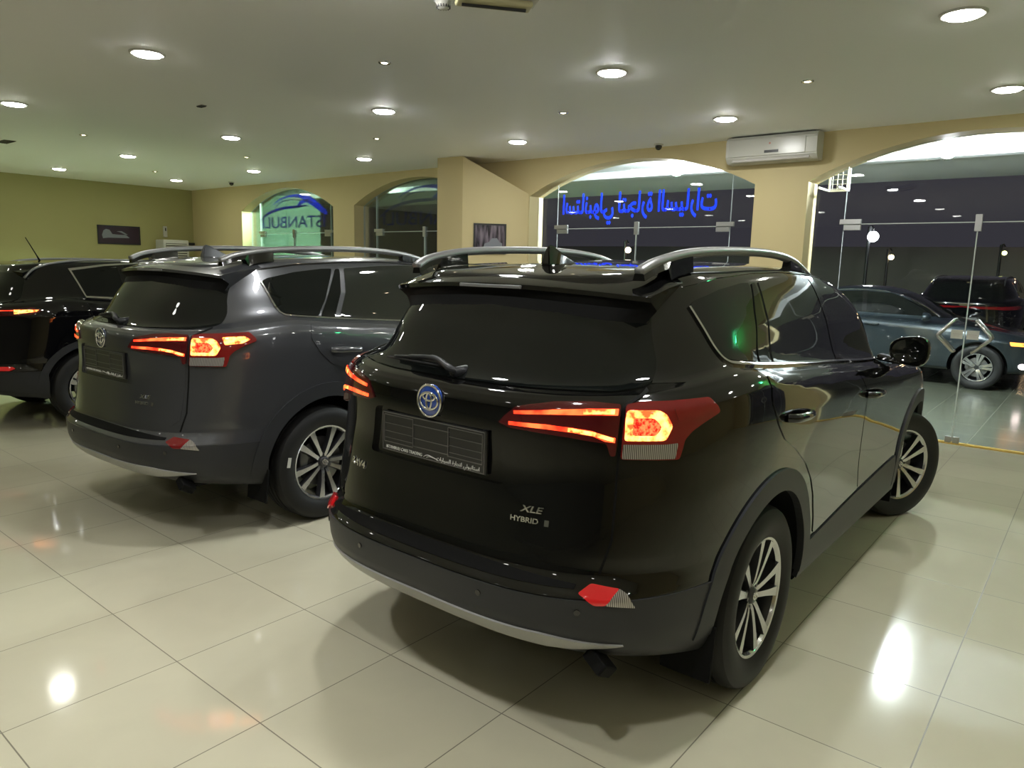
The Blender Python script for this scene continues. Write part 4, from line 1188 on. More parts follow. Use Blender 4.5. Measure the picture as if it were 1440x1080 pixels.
# glazing in the arches: side panes, transom, two door leaves with patch fittings
def pane(name, poly, par=None, x=XG, t=.010):
    """toughened sheet with a polished edge"""
    bm = bmesh.new(); b_prism(bm, poly, x - t / 2, x + t / 2, MX)
    bmesh.ops.recalc_face_normals(bm, faces=bm.faces[:])
    for f in bm.faces: f.material_index = 0 if abs(f.normal.x) > .9 else 1
    o = bm_obj(name, bm, [M['pane'], M['glass_edge']], par, recalc=False)
    return o
nwin = ndoor = 0
GAP = .006
for i, (a, b) in enumerate(ARCH):
    sw = .33
    L, R_ = b - sw, a + sw; c = (a + b) / 2
    def top(y0, y1, z0):
        ys = np.linspace(y0, y1, 17)
        return [(y0, z0), (y1, z0)] + [(y, arch_z(y, a, b) - .004) for y in ys[::-1]]
    for y0, y1, z0 in ((L + GAP / 2, b - .004, .0), (a + .004, R_ - GAP / 2, .0), (R_ + GAP / 2, L - GAP / 2, 2.105)):
        nwin += 1
        o = pane(f'window_{nwin}', top(y0, y1, z0)); o['kind'] = 'structure'
        if z0 > 1: transom = o
    for (y0, y1) in ((c + .003, L - GAP / 2), (R_ + GAP / 2, c - .003)):
        ndoor += 1
        d = pane(f'door_{ndoor}', [(y0, .012), (y1, .012), (y1, 2.099), (y0, 2.099)]); d['kind'] = 'structure'
        hinge = y1 if y1 > c + .1 else y0; meet = y0 if y1 > c + .1 else y1; s = 1 if hinge > meet else -1
        bm = bmesh.new()
        for x in (-1, 1):
            for z, z2 in ((2.105, 2.155), (2.045, 2.098)):
                w0 = hinge + s * (.045 if z > 2.1 else 0)
                b_box(bm, (XG + x * .012, (w0 + hinge - s * .16) / 2, (z + z2) / 2), (.014, abs(w0 - hinge + s * .16), z2 - z), bev=.002)
        bm_obj('patch_fitting', bm, [M['steel']], d)
        bm = bmesh.new()
        for x in (-1, 1): b_box(bm, (XG + x * .012, hinge - s * .08, .05), (.014, .16, .075), bev=.002)
        bm_obj('patch_fitting', bm, [M['steel']], d)
        bm = bmesh.new()
        for x in (-1, 1): b_box(bm, (XG + x * .012, meet + s * .03, .035), (.014, .055, .06), bev=.002)
        b_cyl(bm, (XG - .022, meet + s * .03, .035), (XG - .018, meet + s * .03, .035), .010, n=16)
        bm_obj('floor_lock', bm, [M['steel']], d)
        bm = bmesh.new()
        hp = [(meet + s * .085, 1.20), (meet + s * .205, 1.065), (meet + s * .215, 1.045), (meet + s * .205, 1.025), (meet + s * .075, .895)]
        for x in (-1, 1):
            pts = [(XG + x * .055, y, z) for y, z in hp]
            b_tube(bm, pts, .015, 12)
            for y, z in (hp[0], hp[-1]): b_cyl(bm, (XG + x * .005, y, z), (XG + x * .060, y, z), .011, n=12)
        bm_obj('door_handle', bm, [M['steel']], d, sm=True)
        if s > 0:
            bm = bmesh.new(); b_box(bm, (XG, meet - .0015, 1.06), (.016, .010, 2.06)); bm_obj('edge_seal', bm, [M['glass_edge']], d)
        if i == 1 or i == 2:
            bm = bmesh.new(); b_box(bm, (XG - .0075, meet + s * .062, 1.06), (.003, .10, .085), bev=.001)
            bm_obj('push_sign', bm, [M['white']], d)
            bm = bmesh.new(); b_box(bm, (XG - .0095, meet + s * .062, 1.062), (.001, .07, .006)); b_box(bm, (XG - .0095, meet + s * .062, 1.045), (.001, .05, .004))
            bm_obj('push_sign_lines', bm, [pbr('faint_print', (.45, .40, .38), .5)], d)
    bm = bmesh.new(); b_box(bm, (XG, c, 2.106), (.014, L - R_, .009)); bm_obj('edge_seal', bm, [M['glass_edge']], transom)
    # lock plate above the leaves, fixed to the transom
    bm = bmesh.new()
    for x in (-1, 1):
        b_box(bm, (XG + x * .012, c, 2.10), (.014, .055, .155), bev=.002)
    b_cyl(bm, (XG - .024, c, 2.075), (XG - .018, c, 2.075), .010, n=16)
    bm_obj('lock_plate', bm, [M['steel']], transom)
    bm = bmesh.new(); b_box(bm, (XG, (a + b) / 2, .0035), (.10, b - a, .007)); o = bm_obj(f'trim_{i + 1}', bm, [M['brass_strip']]); o['kind'] = 'structure'

# vinyl signs on the glass, facing the street
def sign_mat(name, col):
    m, nt, out = new_mat(name); N, L = nt.nodes.new, nt.links.new
    d = N('ShaderNodeBsdfDiffuse'); d.inputs[0].default_value = (*col, 1)
    t = N('ShaderNodeBsdfTranslucent'); t.inputs[0].default_value = (*col, 1)
    mx = N('ShaderNodeMixShader'); mx.inputs[0].default_value = .6
    L(d.outputs[0], mx.inputs[1]); L(t.outputs[0], mx.inputs[2]); L(mx.outputs[0], out.inputs[0]); return m
M['vinyl_blue'] = sign_mat('blue_vinyl', (.07, .17, .95))
M['vinyl_navy'] = sign_mat('navy_vinyl', (.02, .05, .42))
def to_glass(me, y, z, x=XG + .008):
    for v in me.vertices: v.co = Vector((x + v.co.z, y + v.co.x, z + v.co.y))
    return me
me = text_mesh(ARABIC, .36, .0015, 'CENTER', 0, 1.0, .007)
w = max(v.co.x for v in me.vertices) - min(v.co.x for v in me.vertices)
h = [v.co.y for v in me.vertices]; kx = 2.16 / w; cz = (max(h) + min(h)) / 2; kz_ = .40 / (max(h) - min(h)); cx = (max(v.co.x for v in me.vertices) + min(v.co.x for v in me.vertices)) / 2
for v in me.vertices: v.co.x = (v.co.x - cx) * kx; v.co.y = (v.co.y - cz) * kz_
o = link('glass_lettering', to_glass(me, 4.67, 2.35), [M['vinyl_blue']])
tag(o, 'blue Arabic lettering stuck across the arched glass, seen back to front', 'sign')
def logo(yc, name, label):
    root = empty(name, (0, yc, 0)); tag(root, label, 'sign', None)
    def stroke(pts, w, nm, m):
        """flat vinyl stroke of varying width in the glass plane"""
        P = spline([Vector(p) for p in pts], 6); W = np.interp(np.linspace(0, 1, len(P)), np.linspace(0, 1, len(w)), w)
        bm = bmesh.new(); A, B2 = [], []
        for k, p in enumerate(P):
            t = (P[min(k + 1, len(P) - 1)] - P[max(k - 1, 0)]).normalized(); n = Vector((-t.y, t.x)) * W[k] / 2
            for lst, q_ in ((A, p + n), (B2, p - n)): lst.append((bm.verts.new((XG + .0075, q_.x, q_.y)), bm.verts.new((XG + .0095, q_.x, q_.y))))
        for k in range(len(P) - 1):
            for s_ in (0, 1): bm.faces.new((A[k][s_], A[k + 1][s_], B2[k + 1][s_], B2[k][s_]))
            bm.faces.new((A[k][0], A[k + 1][0], A[k + 1][1], A[k][1])); bm.faces.new((B2[k][0], B2[k + 1][0], B2[k + 1][1], B2[k][1]))
        bm_obj(nm, bm, [M[m]], root)
    stroke([(1.09, 2.34), (.78, 2.49), (.33, 2.57), (-.13, 2.585), (-.46, 2.60)], [.02, .045, .05, .045, .02], 'outline_stroke', 'vinyl_navy')
    stroke([(.62, 2.64), (.40, 2.73), (.09, 2.785), (-.25, 2.77), (-.57, 2.68), (-.84, 2.55), (-1.05, 2.44)], [.01, .03, .035, .06, .14, .12, .05], 'outline_stroke', 'vinyl_blue')
    stroke([(-.13, 2.585), (-.30, 2.66), (-.52, 2.70)], [.03, .07, .05], 'outline_stroke', 'vinyl_blue')
    stroke([(.55, 2.58), (.42, 2.66), (.28, 2.70), (.0, 2.72)], [.01, .02, .02, .01], 'outline_stroke', 'vinyl_navy')
    me = text_mesh('ISTANBULI', .30, .001, 'CENTER', 0, 1.0, .002)
    w = max(v.co.x for v in me.vertices) - min(v.co.x for v in me.vertices)
    for v in me.vertices: v.co.x *= 1.98 / w
    link('lettering', to_glass(me, 0, 2.30), [M['vinyl_navy']], root)
logo(11.91, 'glass_logo', 'blue car outline above ISTANBULI letters on the farthest arched window')
logo(8.37, 'glass_logo', 'blue car outline logo on the arched glass just past the wall pier')

# ---------------------------------------------------------------- ceiling fittings
G_L = 'round ceiling downlights'
ml = bmesh.new(); b_lathe(ml, [(.092, -.002), (.095, -.010), (.112, -.012), (.118, -.004), (.118, .0)], 'Z', 40)
mt = bpy.data.meshes.new('ring'); bmesh.ops.recalc_face_normals(ml, faces=ml.faces[:]); ml.to_mesh(mt); ml.free(); smooth(mt); mt.materials.append(M['trim_ring'])
ml = bmesh.new(); b_lathe(ml, [(0, -.025), (.050, -.024), (.082, -.019), (.092, -.008)], 'Z', 40)
mg = bpy.data.meshes.new('glow'); bmesh.ops.recalc_face_normals(ml, faces=ml.faces[:]); ml.to_mesh(mg); ml.free(); mg.materials.append(M['lamp_on'])
for p in mg.polygons: p.use_smooth = True
mg2 = mg.copy(); mg2.materials.clear(); mg2.materials.append(emit('weakened_downlight_glow', (1.0, 1.0, .90), 50.0))  # output lowered by zone to balance floor brightness, not an older lamp
mg3 = mg.copy(); mg3.materials.clear(); mg3.materials.append(emit('dimmed_downlight_glow', (1.0, 1.0, .92), 14.0))  # output cut at the rear so the cars reflect a darker room
mg4 = mg.copy(); mg4.materials.clear(); mg4.materials.append(emit('boosted_downlight_glow', (.98, .99, .97), 185.0))  # output raised near the camera to brighten the floor there, not a newer lamp
def downlight(x, y, label):
    r = empty('ceiling_downlight', (x, y, H)); tag(r, label, 'ceiling light', G_L)
    link('trim_ring', mt, parent=r); link('diffuser', mg4 if (0 < x < 3 and .5 < y < 3.2) else mg3 if x < 0 or (x < 1 and (y > 4 or y < 0)) else mg2 if y > 7.5 or (x < 3 and y > 5) or (x > 2 and y < 1.5) else mg, parent=r)
VIS = [((6.78, .77), 'lit round downlight nearest the right edge, in the row along the arches'), ((6.71, 2.96), 'lit round downlight before the wall air conditioner, second in the row along the arches'),
       ((6.68, 5.43), 'lit round downlight in front of the pier with the picture'), ((6.66, 8.12), 'lit round downlight left of the pier, in the row along the arches'),
       ((6.63, 10.82), 'lit round downlight facing the farthest arch with the logo'), ((6.67, 13.45), 'lit round downlight near the far wall corner above the tall air conditioner'),
       ((4.77, .79), 'largest lit round downlight at the top right of the ceiling'), ((4.73, 2.98), 'lit round downlight above the black car roof, second in the middle row'),
       ((4.71, 5.45), 'lit round downlight third in the middle row, above the gap beside the black car'), ((4.71, 8.14), 'lit round downlight fourth in the middle row, over the grey car'),
       ((4.74, 10.93), 'lit round downlight fifth in the middle row, above the left black car'), ((4.80, 13.62), 'lit round downlight last in the middle row, close to the picture wall'),
       ((2.51, 5.39), 'large lit round downlight in the nearest row, upper left of the ceiling'), ((2.55, 8.22), 'lit round downlight at the left edge of the ceiling in the nearest row')]
for (x, y), lb in VIS: downlight(x, y, lb)
for x, ys in ((2.53, (.79, 2.97, 10.9, 13.5)), (.40, (-4.2, -1.7, .79, 2.97, 5.4, 8.15, 10.9, 13.5)), (-1.75, (-4.2, -1.7, .79, 2.97, 5.4, 8.15, 10.9, 13.5)), (-3.9, (-1.7, 2.97, 8.15))):
    for y in ys: downlight(x, y, 'lit round downlight above or behind the camera, outside the picture')
for y in (-4.2, -1.7):
    downlight(6.7, y, 'lit round downlight beyond the right edge of the picture'); downlight(4.75, y, 'lit round downlight beyond the right edge of the picture')
ml = bmesh.new(); b_lathe(ml, [(.022, -.004), (.036, -.009), (.044, -.006), (.046, 0)], 'Z', 28)
ms = bpy.data.meshes.new('spot_ring'); bmesh.ops.recalc_face_normals(ml, faces=ml.faces[:]); ml.to_mesh(ms); ml.free(); smooth(ms); ms.materials.append(M['chrome'])
ml = bmesh.new(); b_lathe(ml, [(0, -.006), (.022, -.004)], 'Z', 20); mb = bpy.data.meshes.new('spot_bulb'); bmesh.ops.recalc_face_normals(ml, faces=ml.faces[:]); ml.to_mesh(mb); ml.free(); mb.materials.append(M['spot_on'])
for (x, y), lb in [((3.62, 4.18), 'small halogen spot in the ceiling, largest of them, top centre'), ((5.76, 1.92), 'small halogen spot in the ceiling above the wall air conditioner side'), ((5.69, 4.09), 'small halogen spot between two downlights, above the arch with blue lettering'),
                   ((3.66, 9.57), 'small halogen spot in the ceiling at upper left over the grey car'), ((5.69, 6.71), 'small halogen spot in the ceiling just left of the pier'), ((5.72, 9.5), 'small halogen spot in the ceiling in front of the logo arches'), ((5.83, 12.47), 'small halogen spot in the ceiling by the far wall')]:
    r = empty('ceiling_spotlight', (x, y, H)); tag(r, lb, 'spotlight', 'small halogen ceiling spots'); link('spot_ring', ms, parent=r); link('bulb', mb, parent=r)
# smoke detector
r = empty('smoke_detector', (2.97, 2.95, H)); tag(r, 'white dome smoke detector on the ceiling at the top edge', 'smoke detector')
bm = bmesh.new(); b_lathe(bm, [(0, -.012), (.055, -.012), (.058, 0)], 'Z', 32); bm_obj('base', bm, [M['white']], r, sm=True)
bm = bmesh.new(); b_lathe(bm, [(0, -.052), (.022, -.052), (.036, -.040), (.046, -.012)], 'Z', 32); bm_obj('sensor_head', bm, [M['white']], r, sm=True)
bm = bmesh.new()
for k in range(16):
    a = 2 * PI * k / 16; b_box(bm, (.036 * math.cos(a), .036 * math.sin(a), -.040), (.004, .005, .016), Matrix.Rotation(a, 3, 'Z'))
bm_obj('vent_slots', bm, [M['dark_plastic']], r)
# emergency luminaire near the camera
r = empty('ceiling_emergency_light', (3.05, 2.66, H), math.radians(-38)); tag(r, 'long ceiling emergency light fitting cut off by the top edge', 'light fitting')
bm = bmesh.new(); b_box(bm, (0, 0, -.022), (.46, .15, .044), bev=.012, seg=3); bm_obj('housing', bm, [M['white']], r)
bm = bmesh.new(); b_box(bm, (0, 0, -.058), (.40, .11, .030), bev=.012, seg=3); bm_obj('diffuser', bm, [pbr('yellowed_diffuser', (.52, .48, .28), .3)], r)
bm = bmesh.new(); b_tube(bm, [(-.17, 0, -.076), (.17, 0, -.076)], .010, 10); bm_obj('tube', bm, [M['dark_plastic']], r)
# cameras and vents
def dome(loc, label):
    r = empty('ceiling_security_camera', loc); tag(r, label, 'camera')
    bm = bmesh.new(); b_lathe(bm, [(0, -.018), (.052, -.016), (.055, 0)], 'Z', 28); bm_obj('base', bm, [M['white']], r, sm=True)
    bm = bmesh.new(); bmesh.ops.create_uvsphere(bm, u_segments=24, v_segments=14, radius=.040)
    for v in bm.verts: v.co.z = min(v.co.z, .012) - .028
    bm_obj('lens_ball', bm, [M['gloss_black']], r, sm=True)
dome((7.66, 4.16, H), 'dark dome camera under the ceiling above the arch with blue lettering')
dome((7.35, 12.75, H), 'small dark camera under the ceiling left of the farthest arch')
for (x, y, sx, sy, lb) in ((3.30, 11.04, .13, .32, 'dark rectangular ceiling vent at the left edge'), (3.62, 6.75, .05, .10, 'tiny dark slot vent in the ceiling, upper left')):
    r = empty('ceiling_vent', (x, y, H)); tag(r, lb, 'vent')
    bm = bmesh.new(); b_box(bm, (0, 0, -.004), (sx, sy, .008), bev=.002); bm_obj('frame', bm, [pbr('vent_frame', (.12, .11, .09), .5)], r)
    bm = bmesh.new()
    for k in range(5): b_box(bm, (sx * (-.36 + .18 * k), 0, -.010), (sx * .06, sy * .88, .006))
    bm_obj('slats', bm, [M['dark_plastic']], r)

# ---------------------------------------------------------------- wall fittings
r = empty('wall_air_conditioner', (XW, 2.875, 2.865)); tag(r, 'white split air conditioner on the wall between two arches', 'air conditioner')
bm = bmesh.new()
b_prism(bm, [(0, -.135), (-.15, -.13), (-.20, -.075), (-.205, .09), (-.17, .135), (0, .135)], -.47, .47, Matrix(((1, 0, 0, 0), (0, 0, 1, 0), (0, 1, 0, 0), (0, 0, 0, 1))))
bmesh.ops.bevel(bm, geom=[e for e in bm.edges if e.calc_length() > .5], offset=.010, segments=2, affect='EDGES')
bm_obj('housing', bm, [M['white']], r)
bm = bmesh.new(); b_box(bm, (-.206, .04, .01), (.008, .80, .16), bev=.003); bm_obj('front_panel', bm, [pbr('ac_panel', (.52, .51, .46), .25)], r)
bm = bmesh.new(); b_box(bm, (-.211, -.02, -.035), (.004, .145, .026), bev=.001); bm_obj('display', bm, [M['dark_plastic']], r)
bm = bmesh.new(); b_box(bm, (-.178, 0, -.108), (.012, .80, .040), Matrix.Rotation(.75, 3, 'Y'), .003); bm_obj('louvre', bm, [pbr('ac_louvre', (.56, .53, .50), .35)], r)
bm = bmesh.new(); b_box(bm, (-.09, 0, .1375), (.13, .86, .005)); bm_obj('intake_grille', bm, [M['dark_plastic']], r)
bm = bmesh.new(); b_cyl(bm, (-.209, 0, .045), (-.2115, 0, .045), .010, n=16); bm_obj('badge', bm, [pbr('ac_badge', (.5, .2, .15), .4)], r)

# framed poster on the pier face
d = Vector((C_[0] - A_[0], C_[1] - A_[1], 0)).normalized(); nrm = Vector((-d.y, d.x, 0)); nrm = -nrm if nrm.x > 0 else nrm
def framed(name, c, ax, nn, w, h, label, car, bg, t=.02):
    r = empty(name, c); tag(r, label, 'picture')
    Rm = Matrix((ax, Vector((0, 0, 1)), nn)).transposed()
    bm = bmesh.new()
    for sx_, sz_, cx_, cz_ in ((w, .022, 0, h / 2 - .011), (w, .022, 0, -h / 2 + .011), (.022, h - .044, w / 2 - .011, 0), (.022, h - .044, -w / 2 + .011, 0)):
        b_box(bm, Rm @ Vector((cx_, cz_, t / 2)), (sx_, sz_, t), Rm)
    bm_obj('frame', bm, [M['dark_plastic']], r)
    bm = bmesh.new(); b_box(bm, Rm @ Vector((0, 0, .006)), (w - .04, h - .04, .008), Rm); bm_obj('print', bm, [bg], r)
    bm = bmesh.new()
    for pts in car:
        b_prism(bm, [(x * w, z * h) for x, z in pts], .0105, .012, Rm.to_4x4())
    bm_obj('printed_car', bm, [pbr(name + '_ink', (.20, .21, .24), .3)], r)
    return r
def print_mat(name, c1, c2, sc):
    m, nt, out = new_mat(name); N, L = nt.nodes.new, nt.links.new
    p = N('ShaderNodeBsdfPrincipled'); p.inputs['Roughness'].default_value = .2
    tc = N('ShaderNodeTexCoord'); mp = N('ShaderNodeMapping'); mp.inputs['Scale'].default_value = (sc, sc, sc * .12)
    n = N('ShaderNodeTexNoise'); n.inputs['Scale'].default_value = 1.0; n.inputs['Detail'].default_value = 3
    cr = N('ShaderNodeValToRGB'); cr.color_ramp.elements[0].position = .42; cr.color_ramp.elements[1].position = .68
    cr.color_ramp.elements[0].color = (*c1, 1); cr.color_ramp.elements[1].color = (*c2, 1)
    L(tc.outputs['Object'], mp.inputs[0]); L(mp.outputs[0], n.inputs['Vector']); L(n.outputs['Fac'], cr.inputs[0]); L(cr.outputs[0], p.inputs['Base Color']); L(p.outputs[0], out.inputs[0]); return m
CARP = [[(-.20, -.30), (-.16, -.16), (-.02, -.10), (.06, .02), (.22, .03), (.30, -.10), (.38, -.14), (.38, -.30)]]
pc = Vector((7.475, 6.52, 1.96)) + nrm * .006
framed('wall_poster', Vector((A_[0] + (C_[0] - A_[0]) * .42, A_[1] + (C_[1] - A_[1]) * .42, 1.955)) + nrm * .002, d if True else -d, nrm, .44, .40,
       'dark framed poster of a car before tall buildings, on the pier beside the blue lettering', CARP, print_mat('night_city_print', (.012, .010, .016), (.22, .18, .22), 26))
framed('wall_picture', Vector((6.335, Y1 - .002, 2.02)), Vector((1, 0, 0)), Vector((0, -1, 0)), .80, .36,
       'long dark picture of a silver car on the far left wall', [[(-.40, -.02), (-.36, .22), (-.30, .30), (-.22, .26), (-.16, .04), (-.02, .02), (.16, .02), (.24, -.14), (-.26, -.16), (-.38, -.20)], [(-.06, .20), (.06, .22), (.20, .04), (.14, .04), (.04, .14)]],
       pbr('plum_print', (.035, .018, .028), .3))
# tall floor air conditioner by the far wall
r = empty('floor_air_conditioner', (7.18, 14.78, 0)); tag(r, 'tall white floor standing air conditioner at the far wall, louvres at its top', 'air conditioner')
bm = bmesh.new(); b_box(bm, (0, 0, .98), (.52, .34, 1.96), bev=.02, seg=3); bm_obj('cabinet', bm, [M['white']], r)
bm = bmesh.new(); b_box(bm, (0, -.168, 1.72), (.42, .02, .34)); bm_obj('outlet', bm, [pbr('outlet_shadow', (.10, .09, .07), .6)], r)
bm = bmesh.new()
for k in range(7): b_box(bm, (0, -.183, 1.575 + k * .048), (.42, .022, .020), Matrix.Rotation(.4, 3, 'X'), .002)
bm_obj('louvres', bm, [M['white']], r)
r = empty('wall_intercom', (7.235, Y1, 2.13)); tag(r, 'small white device with a dark window on the wall above the tall air conditioner', 'device')
bm = bmesh.new(); b_box(bm, (0, -.025, 0), (.075, .05, .22), bev=.012); bm_obj('body', bm, [M['white']], r)
bm = bmesh.new(); b_box(bm, (.0, -.052, .045), (.022, .006, .06), bev=.002); bm_obj('window', bm, [M['dark_plastic']], r)
r = empty('wall_shelf_box', (7.68, Y1, 1.90)); tag(r, 'flat dark box on the far wall at the corner, right of the tall air conditioner', 'box')
bm = bmesh.new(); b_box(bm, (0, -.06, 0), (.26, .12, .055), bev=.006); bm_obj('body', bm, [M['dark_plastic']], r)
bm = bmesh.new(); b_box(bm, (0, -.07, -.042), (.30, .14, .012), bev=.002); bm_obj('bracket', bm, [M['white']], r)

# ---------------------------------------------------------------- outside
box_obj('ground', (XO - .05, -14, -.14), (40, 40, -.02), [M['paving']])
M['canopy'] = paint_mat('canopy_paint', (.74, .76, .78), .02)
box_obj('ceiling_canopy', (XO, -8, 3.12), (13.45, 19, 3.32), [M['canopy']])
box_obj('trim_canopy', (10.25, -8, 3.02), (10.45, 15.2, 3.12), [M['canopy']])
M['green_wall'] = paint_mat('pale_green_wall', (.42, .66, .50), .03)
bm = bmesh.new(); b_box(bm, (9.62, 15.30, 1.55), (2.94, .16, 3.1))
for x in (9.55, 10.15): b_box(bm, (x, 15.215, 1.5), (.025, .02, 2.9))
b_box(bm, (9.62, 15.215, 2.45), (2.94, .02, .02))
structure('wall_outside', bm, [M['green_wall']])
def flood(loc, label):
    r = empty('canopy_lamp', loc); tag(r, label, 'lamp')
    bm = bmesh.new(); b_cyl(bm, (0, 0, .20), (0, 0, .06), .035, .06, 24); bm_obj('socket', bm, [M['white_metal']], r)
    bm = bmesh.new(); bmesh.ops.create_uvsphere(bm, u_segments=20, v_segments=12, radius=.08); bmesh.ops.translate(bm, vec=(0, 0, 0), verts=bm.verts[:]); bm_obj('bulb', bm, [M['flood_on']], r, sm=True)
flood((9.1, 1.5, 2.92), 'dazzling white lamp under the canopy outside the right arch')
flood((9.1, 4.65, 2.92), 'dazzling white lamp under the canopy outside the arch with blue lettering')
r = empty('canopy_tube_lamp', (9.4, 12.6, 3.1)); tag(r, 'greenish lamp under the canopy outside the farthest arch', 'lamp')
bm = bmesh.new(); b_box(bm, (0, 0, -.02), (.12, 1.2, .05), bev=.01); bm_obj('housing', bm, [M['white_metal']], r)
bm = bmesh.new(); b_tube(bm, [(0, -.56, -.06), (0, .56, -.06)], .02, 12); bm_obj('tube', bm, [emit('green_white_tube', (.70, 1.0, .76), 2200.0)], r, sm=True)
# white bracket and cage on the outer wall
r = empty('wall_bracket', (XO, 2.42, 2.62)); tag(r, 'white metal cage bracket on the outer wall, seen through the right arch', 'bracket')
bm = bmesh.new()
for z in (-.12, .12):
    b_box(bm, (.22, .10, z), (.40, .02, .02)); b_box(bm, (.22, -.10, z), (.40, .02, .02)); b_box(bm, (.42, 0, z), (.02, .22, .02))
for y in (-.10, .10): b_box(bm, (.42, y, 0), (.02, .02, .26))
bm_obj('frame', bm, [M['white_metal']], r)
bm = bmesh.new()
for k in range(5): b_box(bm, (.435, 0, -.10 + .05 * k), (.008, .20, .006))
for k in range(4): b_box(bm, (.435, -.075 + .05 * k, 0), (.008, .006, .24))
bm_obj('grid', bm, [M['white_metal']], r)
r = empty('ceiling_added_green_lamp', (7.45, -1.25, H)); tag(r, 'added green ceiling lamp out of view, placed to make the green glint in the rear side window', 'lamp')  # invented lamp out of view; the real source of the glint is unknown
bm = bmesh.new(); b_box(bm, (0, 0, -.02), (.05, .26, .04), bev=.006); bm_obj('housing', bm, [M['white']], r)
bm = bmesh.new(); b_box(bm, (0, 0, -.10), (.02, .24, .11), bev=.004); bm_obj('glowing_panel', bm, [emit('green_lamp_glow', (.06, 1.0, .35), 30.0)], r)
# cars
car, B = build_crossover((2.664, 1.786, 0), .0021, 'crossover_car')
tag(car, 'glossy black crossover car with lit tail lamps, nearest the camera', 'car', 'cars inside the showroom')
grey = copy_tree(car); grey.location = (2.668, 4.553, 0); grey.rotation_euler = (0, 0, .0297)
tag(grey, 'dark grey crossover car behind and left of the nearest black one', 'car', 'cars inside the showroom')
def repaint(o, a, b):
    for ch in o.children:
        if ch.type == 'MESH':
            for i, s in enumerate(ch.material_slots):
                if s.material == a: s.link = 'OBJECT'; s.material = b
        repaint(ch, a, b)
repaint(grey, M['black_paint'], M['grey_paint'])
M['emblem_dark'] = pbr('emblem_grey_blue', (.03, .04, .07), .15, coat=1.0)
repaint(grey, M['emblem_blue'], M['emblem_dark'])
repaint(grey, M['reflector'], M['lens_red'])
def steer(o, ang, spin):
    for ch in o.children:
        if ch.name.startswith('wheel') and ch.type == 'EMPTY':
            if ch.location.x > 1: ch.rotation_euler.z = (PI if ch.location.y > 0 else 0) + ang
            for g in ch.children:
                if g.name.startswith(('alloy_rim', 'hub_emblem')): g.rotation_euler.y += spin
        # side marker lit on the grey car
        if ch.name.startswith('outer_tail_lamp'):
            for g in ch.children:
                if g.name.startswith('side_marker_lens'):
                    g.material_slots[0].link = 'OBJECT'; g.material_slots[0].material = M['hot_bar']
steer(grey, 0.0, .25)
for ch in grey.children:
    if ch.name.startswith('wheel') and ch.type == 'EMPTY' and ch.location.x < 1 and ch.location.y < 0:
        bm = bmesh.new(); b_box(bm, (-.288, -.1125, .058), (.022, .003, .060), Matrix.Rotation(.2, 3, 'Y')); bm_obj('tyre_sticker', bm, [M['ink']], ch)
sport, _ = build_wagon((2.79, 8.31, 0), 0.0, 'compact_suv', 'sportage_paint', .91, .965, 1.0, .955)
tag(sport, 'black compact SUV with chrome window surround at the left edge, beyond the grey car', 'car', 'cars inside the showroom')
bm = bmesh.new(); b_tube(bm, [(-.10, 0, 1.545), (-.125, 0, 1.60), (-.21, 0, 1.77)], [.010, .006, .004], 8); bm_obj('antenna_rod', bm, [M['liner']], sport, sm=True)
sed, _ = build_sedan((13.2, 4.02, -.02), -PI / 2, 'saloon_car', 'blue_paint')
tag(sed, 'blue grey saloon car parked outside behind the glass doors', 'car', 'cars parked outside')
suv, _ = build_wagon((16.2, 2.03, -.02), 0.0, 'compact_suv', 'sportage_paint', .95, 1.0, 1.0, 1.0, lit=0)
tag(suv, 'dark SUV parked outside beyond the blue grey saloon, rear facing the glass', 'car', 'cars parked outside')
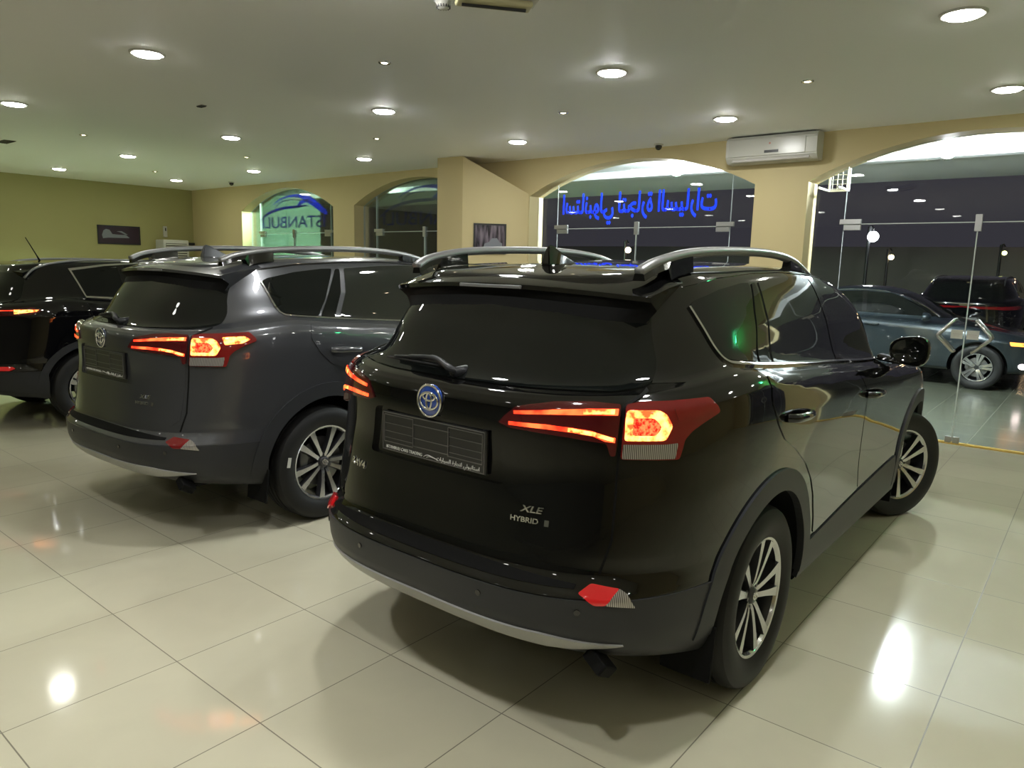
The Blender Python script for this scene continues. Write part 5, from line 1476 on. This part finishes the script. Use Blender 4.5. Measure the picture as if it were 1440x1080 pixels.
# far street lamps in the night
G_S = 'street lamps far outside'
for (x, y, z, rad, col, st, lb) in ((25, 5.91, 2.79, .16, (.95, .97, 1), 60, 'bright white street lamp far outside, left in the right arch'), (30, 6.4, 2.27, .09, (1, .75, .4), 25, 'small warm lamp far outside, below the bright white one'),
                               (34, 1.55, 3.2, .10, (1, .6, .3), 14, 'warm lamp far outside, just right of the glass door edge'), (34, .1, 3.36, .10, (1, .6, .3), 14, 'warm lamp far outside near the right picture edge'), (34, -.25, 3.38, .11, (1, .65, .4), 18, 'warm lamp far outside at the right picture edge'),
                               (32, 3.1, 2.5, .08, (.8, .8, .3), 5, 'dim yellow lamp far outside, left of the glass door edge'), (28, 8.2, 1.1, .08, (1, .55, .25), 14, 'tiny warm lamp far outside above the black car bonnet'), (22, 12.9, 2.25, .10, (1, .7, .45), 12, 'warm lamp far outside behind the blue lettering')):
    r = empty('street_lamp', (x, y, -.02)); tag(r, lb, 'street lamp', G_S)
    bm = bmesh.new(); b_cyl(bm, (0, .12, 0), (0, .12, z + .3), .05, n=12); b_tube(bm, [(0, .12, z + .28), (0, .06, z + .32), (0, 0, z + .22)], .03, 8); bm_obj('pole', bm, [M['dark_plastic']], r)
    bm = bmesh.new(); bmesh.ops.create_uvsphere(bm, u_segments=16, v_segments=10, radius=rad); bmesh.ops.translate(bm, vec=(0, 0, z), verts=bm.verts[:]); bm_obj('lamp_head', bm, [emit('street_glow', col, st)], r, sm=True)
# dark building across the street
bm = bmesh.new(); b_box(bm, (38, 10, 1.4), (3, 40, 2.9))
structure('wall_street', bm, [pbr('night_wall', (.26, .24, .22), .8)])
# ---------------------------------------------------------------- world, camera, view
w = bpy.data.worlds.new('night'); SC.world = w; w.use_nodes = True
bg = w.node_tree.nodes['Background']; bg.inputs[0].default_value = (.055, .05, .065, 1); bg.inputs[1].default_value = .42
cam = bpy.data.cameras.new('camera'); co = bpy.data.objects.new('camera', cam); COL.objects.link(co); SC.camera = co
f = 1018.0; yaw, pitch, roll = [math.radians(v) for v in (39.1, 9.27, 1.36)]
cam.sensor_width = 36; cam.lens = 36 * f / 1440; cam.clip_end = 200
cy, sy = math.cos(yaw), math.sin(yaw)
f0 = Vector((cy, sy, 0)); r0 = Vector((sy, -cy, 0)); u0 = Vector((0, 0, 1))
F = f0 * math.cos(pitch) - u0 * math.sin(pitch); U = u0 * math.cos(pitch) + f0 * math.sin(pitch)
r_ = r0 * math.cos(roll) + U * math.sin(roll); u_ = U * math.cos(roll) - r0 * math.sin(roll)
Mc = Matrix((r_, u_, -F)).transposed().to_4x4(); Mc.translation = (0, 0, 1.605); co.matrix_world = Mc
vs_ = SC.view_settings
SC.display_settings.display_device = 'sRGB'
vs_.view_transform = 'Standard'; vs_.look = 'None'; vs_.exposure = 0.80; vs_.gamma = 1.0; vs_.use_curve_mapping = False
SC.cycles.use_denoising = True
SC.cycles.max_bounces = 8; SC.cycles.transparent_max_bounces = 16
SC.cycles.sample_clamp_indirect = 6.0
SC.cycles.caustics_reflective = False; SC.cycles.caustics_refractive = False
